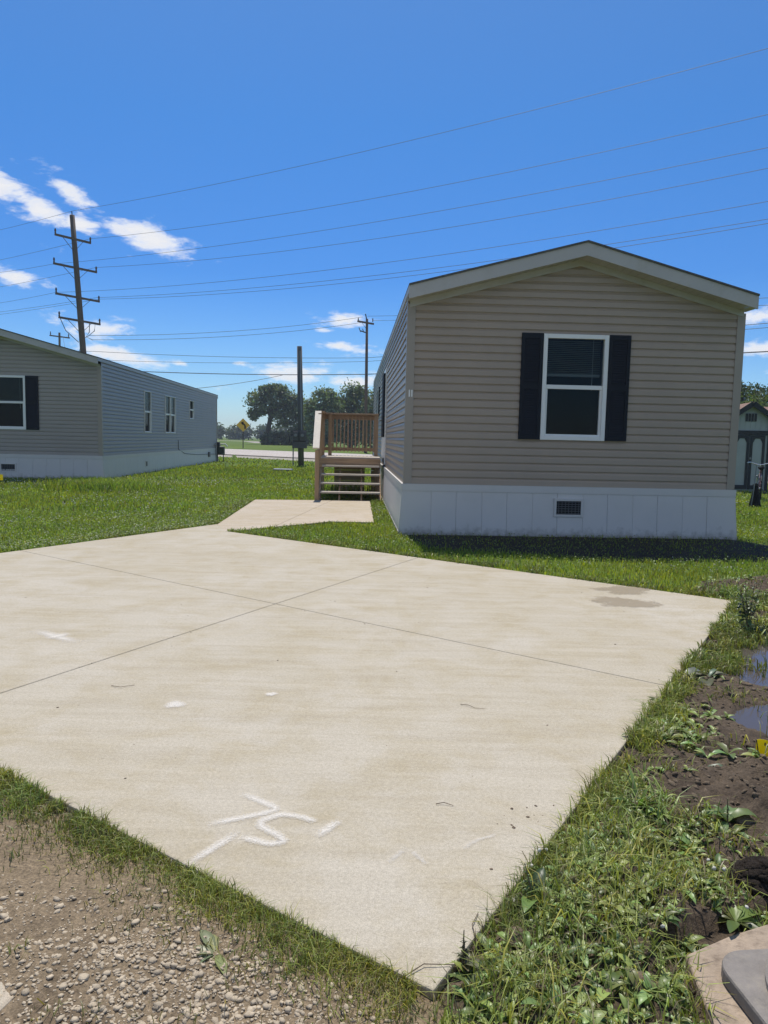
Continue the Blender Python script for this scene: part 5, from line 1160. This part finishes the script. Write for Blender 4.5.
x, y = along((-4.30, 8.33), (-2.58, 11.55), 1500, -1, .35, 651); x2, y2 = along((-2.58, 11.55), (-2.81, 16.24), 1200, -1, .5, 652); x = np.concatenate([x, x2]); y = np.concatenate([y, y2])
clover('clover', x, y, rng.uniform(.03, .075, len(x)), rng.uniform(.007, .016, len(x)), np.array([[.29, .33, .17]]) * rng.uniform(.5, 1.3, len(x))[:, None], 'whitish flowering clover along the left edge of the driveway and sidewalk', 'clover', 63)
def dots(name, x, y, z, r, mat, label, cat, seed): return tag(stones(name, x, y, z, r, mat, seed, .9, ico()), label, cat, kind='stuff')
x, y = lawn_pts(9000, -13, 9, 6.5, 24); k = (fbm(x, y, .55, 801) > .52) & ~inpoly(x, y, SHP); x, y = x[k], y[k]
dots('clover_flowers', x, y, rng.uniform(.03, .075, len(x)), np.clip(.0007 * np.hypot(x, y), .005, .014) * rng.uniform(.6, 1.2, len(x)), M_['flower'], 'white clover flowers dotted through the lawn', 'clover flowers', 21)
x = rng.uniform(.3, 1.3, 60); y = rng.uniform(1.9, 2.9, 60); k = inpoly(x, y, SOILP) & ~inpoly(x, y, DRIVE) & (weed_density(x, y) > .4); x, y = x[k][:14], y[k][:14]
dots('weed_clover_flowers', x, y, rng.uniform(.05, .08, len(x)), rng.uniform(.005, .008, len(x)), M_['flower'], 'white clover heads among the weeds by the driveway', 'clover flowers', 22)
# litter on the slab
x = rng.uniform(-3.5, 2.6, 420); y = rng.uniform(1.9, 9, 420); k = inpoly(x, y, DIN) & (rng.random(420) < .5); x, y = x[k], y[k]
x2 = rng.normal(.58, .09, 40); y2 = rng.normal(2.62, .15, 40); k = inpoly(x2, y2, DIN); x = np.concatenate([x, x2[k]]); y = np.concatenate([y, y2[k]])
tag(stones('leaf_litter', x, y, np.full(len(x), ZD), np.clip(rng.lognormal(-5.9, .45, len(x)), .0012, .008), M_['debris'], 31, .35), 'dark bits of dry leaf and dirt scattered on the concrete', 'leaf litter', kind='stuff')
for i, (pts, lab) in enumerate((([(.42, 3.79), (.46, 3.77), (.49, 3.74), (.54, 3.72)], 'thin dark twig lying on the concrete, farthest from the camera'), ([(.22, 2.71), (.25, 2.715), (.285, 2.70)], 'short dark twig lying on the middle of the concrete'), ([(.075, 1.79), (.13, 1.835), (.21, 1.84)], 'curved stem lying across the front corner of the driveway'), ([(.28, 1.93), (.275, 2.0), (.30, 2.06)], 'dry seed stem lying near the front corner of the driveway'), ([(-1.46, 3.96), (-1.40, 3.93), (-1.34, 3.98)], 'thin brown curl of stem on the left of the concrete'))):
    tag(MB().tube([(a, b, ZD + .004 + .004 * (j % 2)) for j, (a, b) in enumerate(pts)], [.0017 - .0003 * j for j in range(len(pts))], 5).build('twig', M_['debris']), lab, 'twig', 'twigs on the driveway')

# ------------------------------------------------------------------ thin summer haze
hm = bpy.data.materials.new('thin_haze'); hm.use_nodes = True; hm.node_tree.nodes.clear(); hg = NG(hm.node_tree)
ho = hg.n('ShaderNodeOutputMaterial'); hv = hg.n('ShaderNodeVolumePrincipled'); hv.inputs['Color'].default_value = (.80, .88, 1, 1); hv.inputs['Density'].default_value = 0.00055; hv.inputs['Anisotropy'].default_value = .1
hm.node_tree.links.new(hv.outputs[0], ho.inputs['Volume'])
hz = tag(MB().box(-1230, 1230, -1220, 1240, -1.0, 26.0).build('haze', hm), 'thin pale summer haze over the far trees and road', 'haze', kind='stuff')
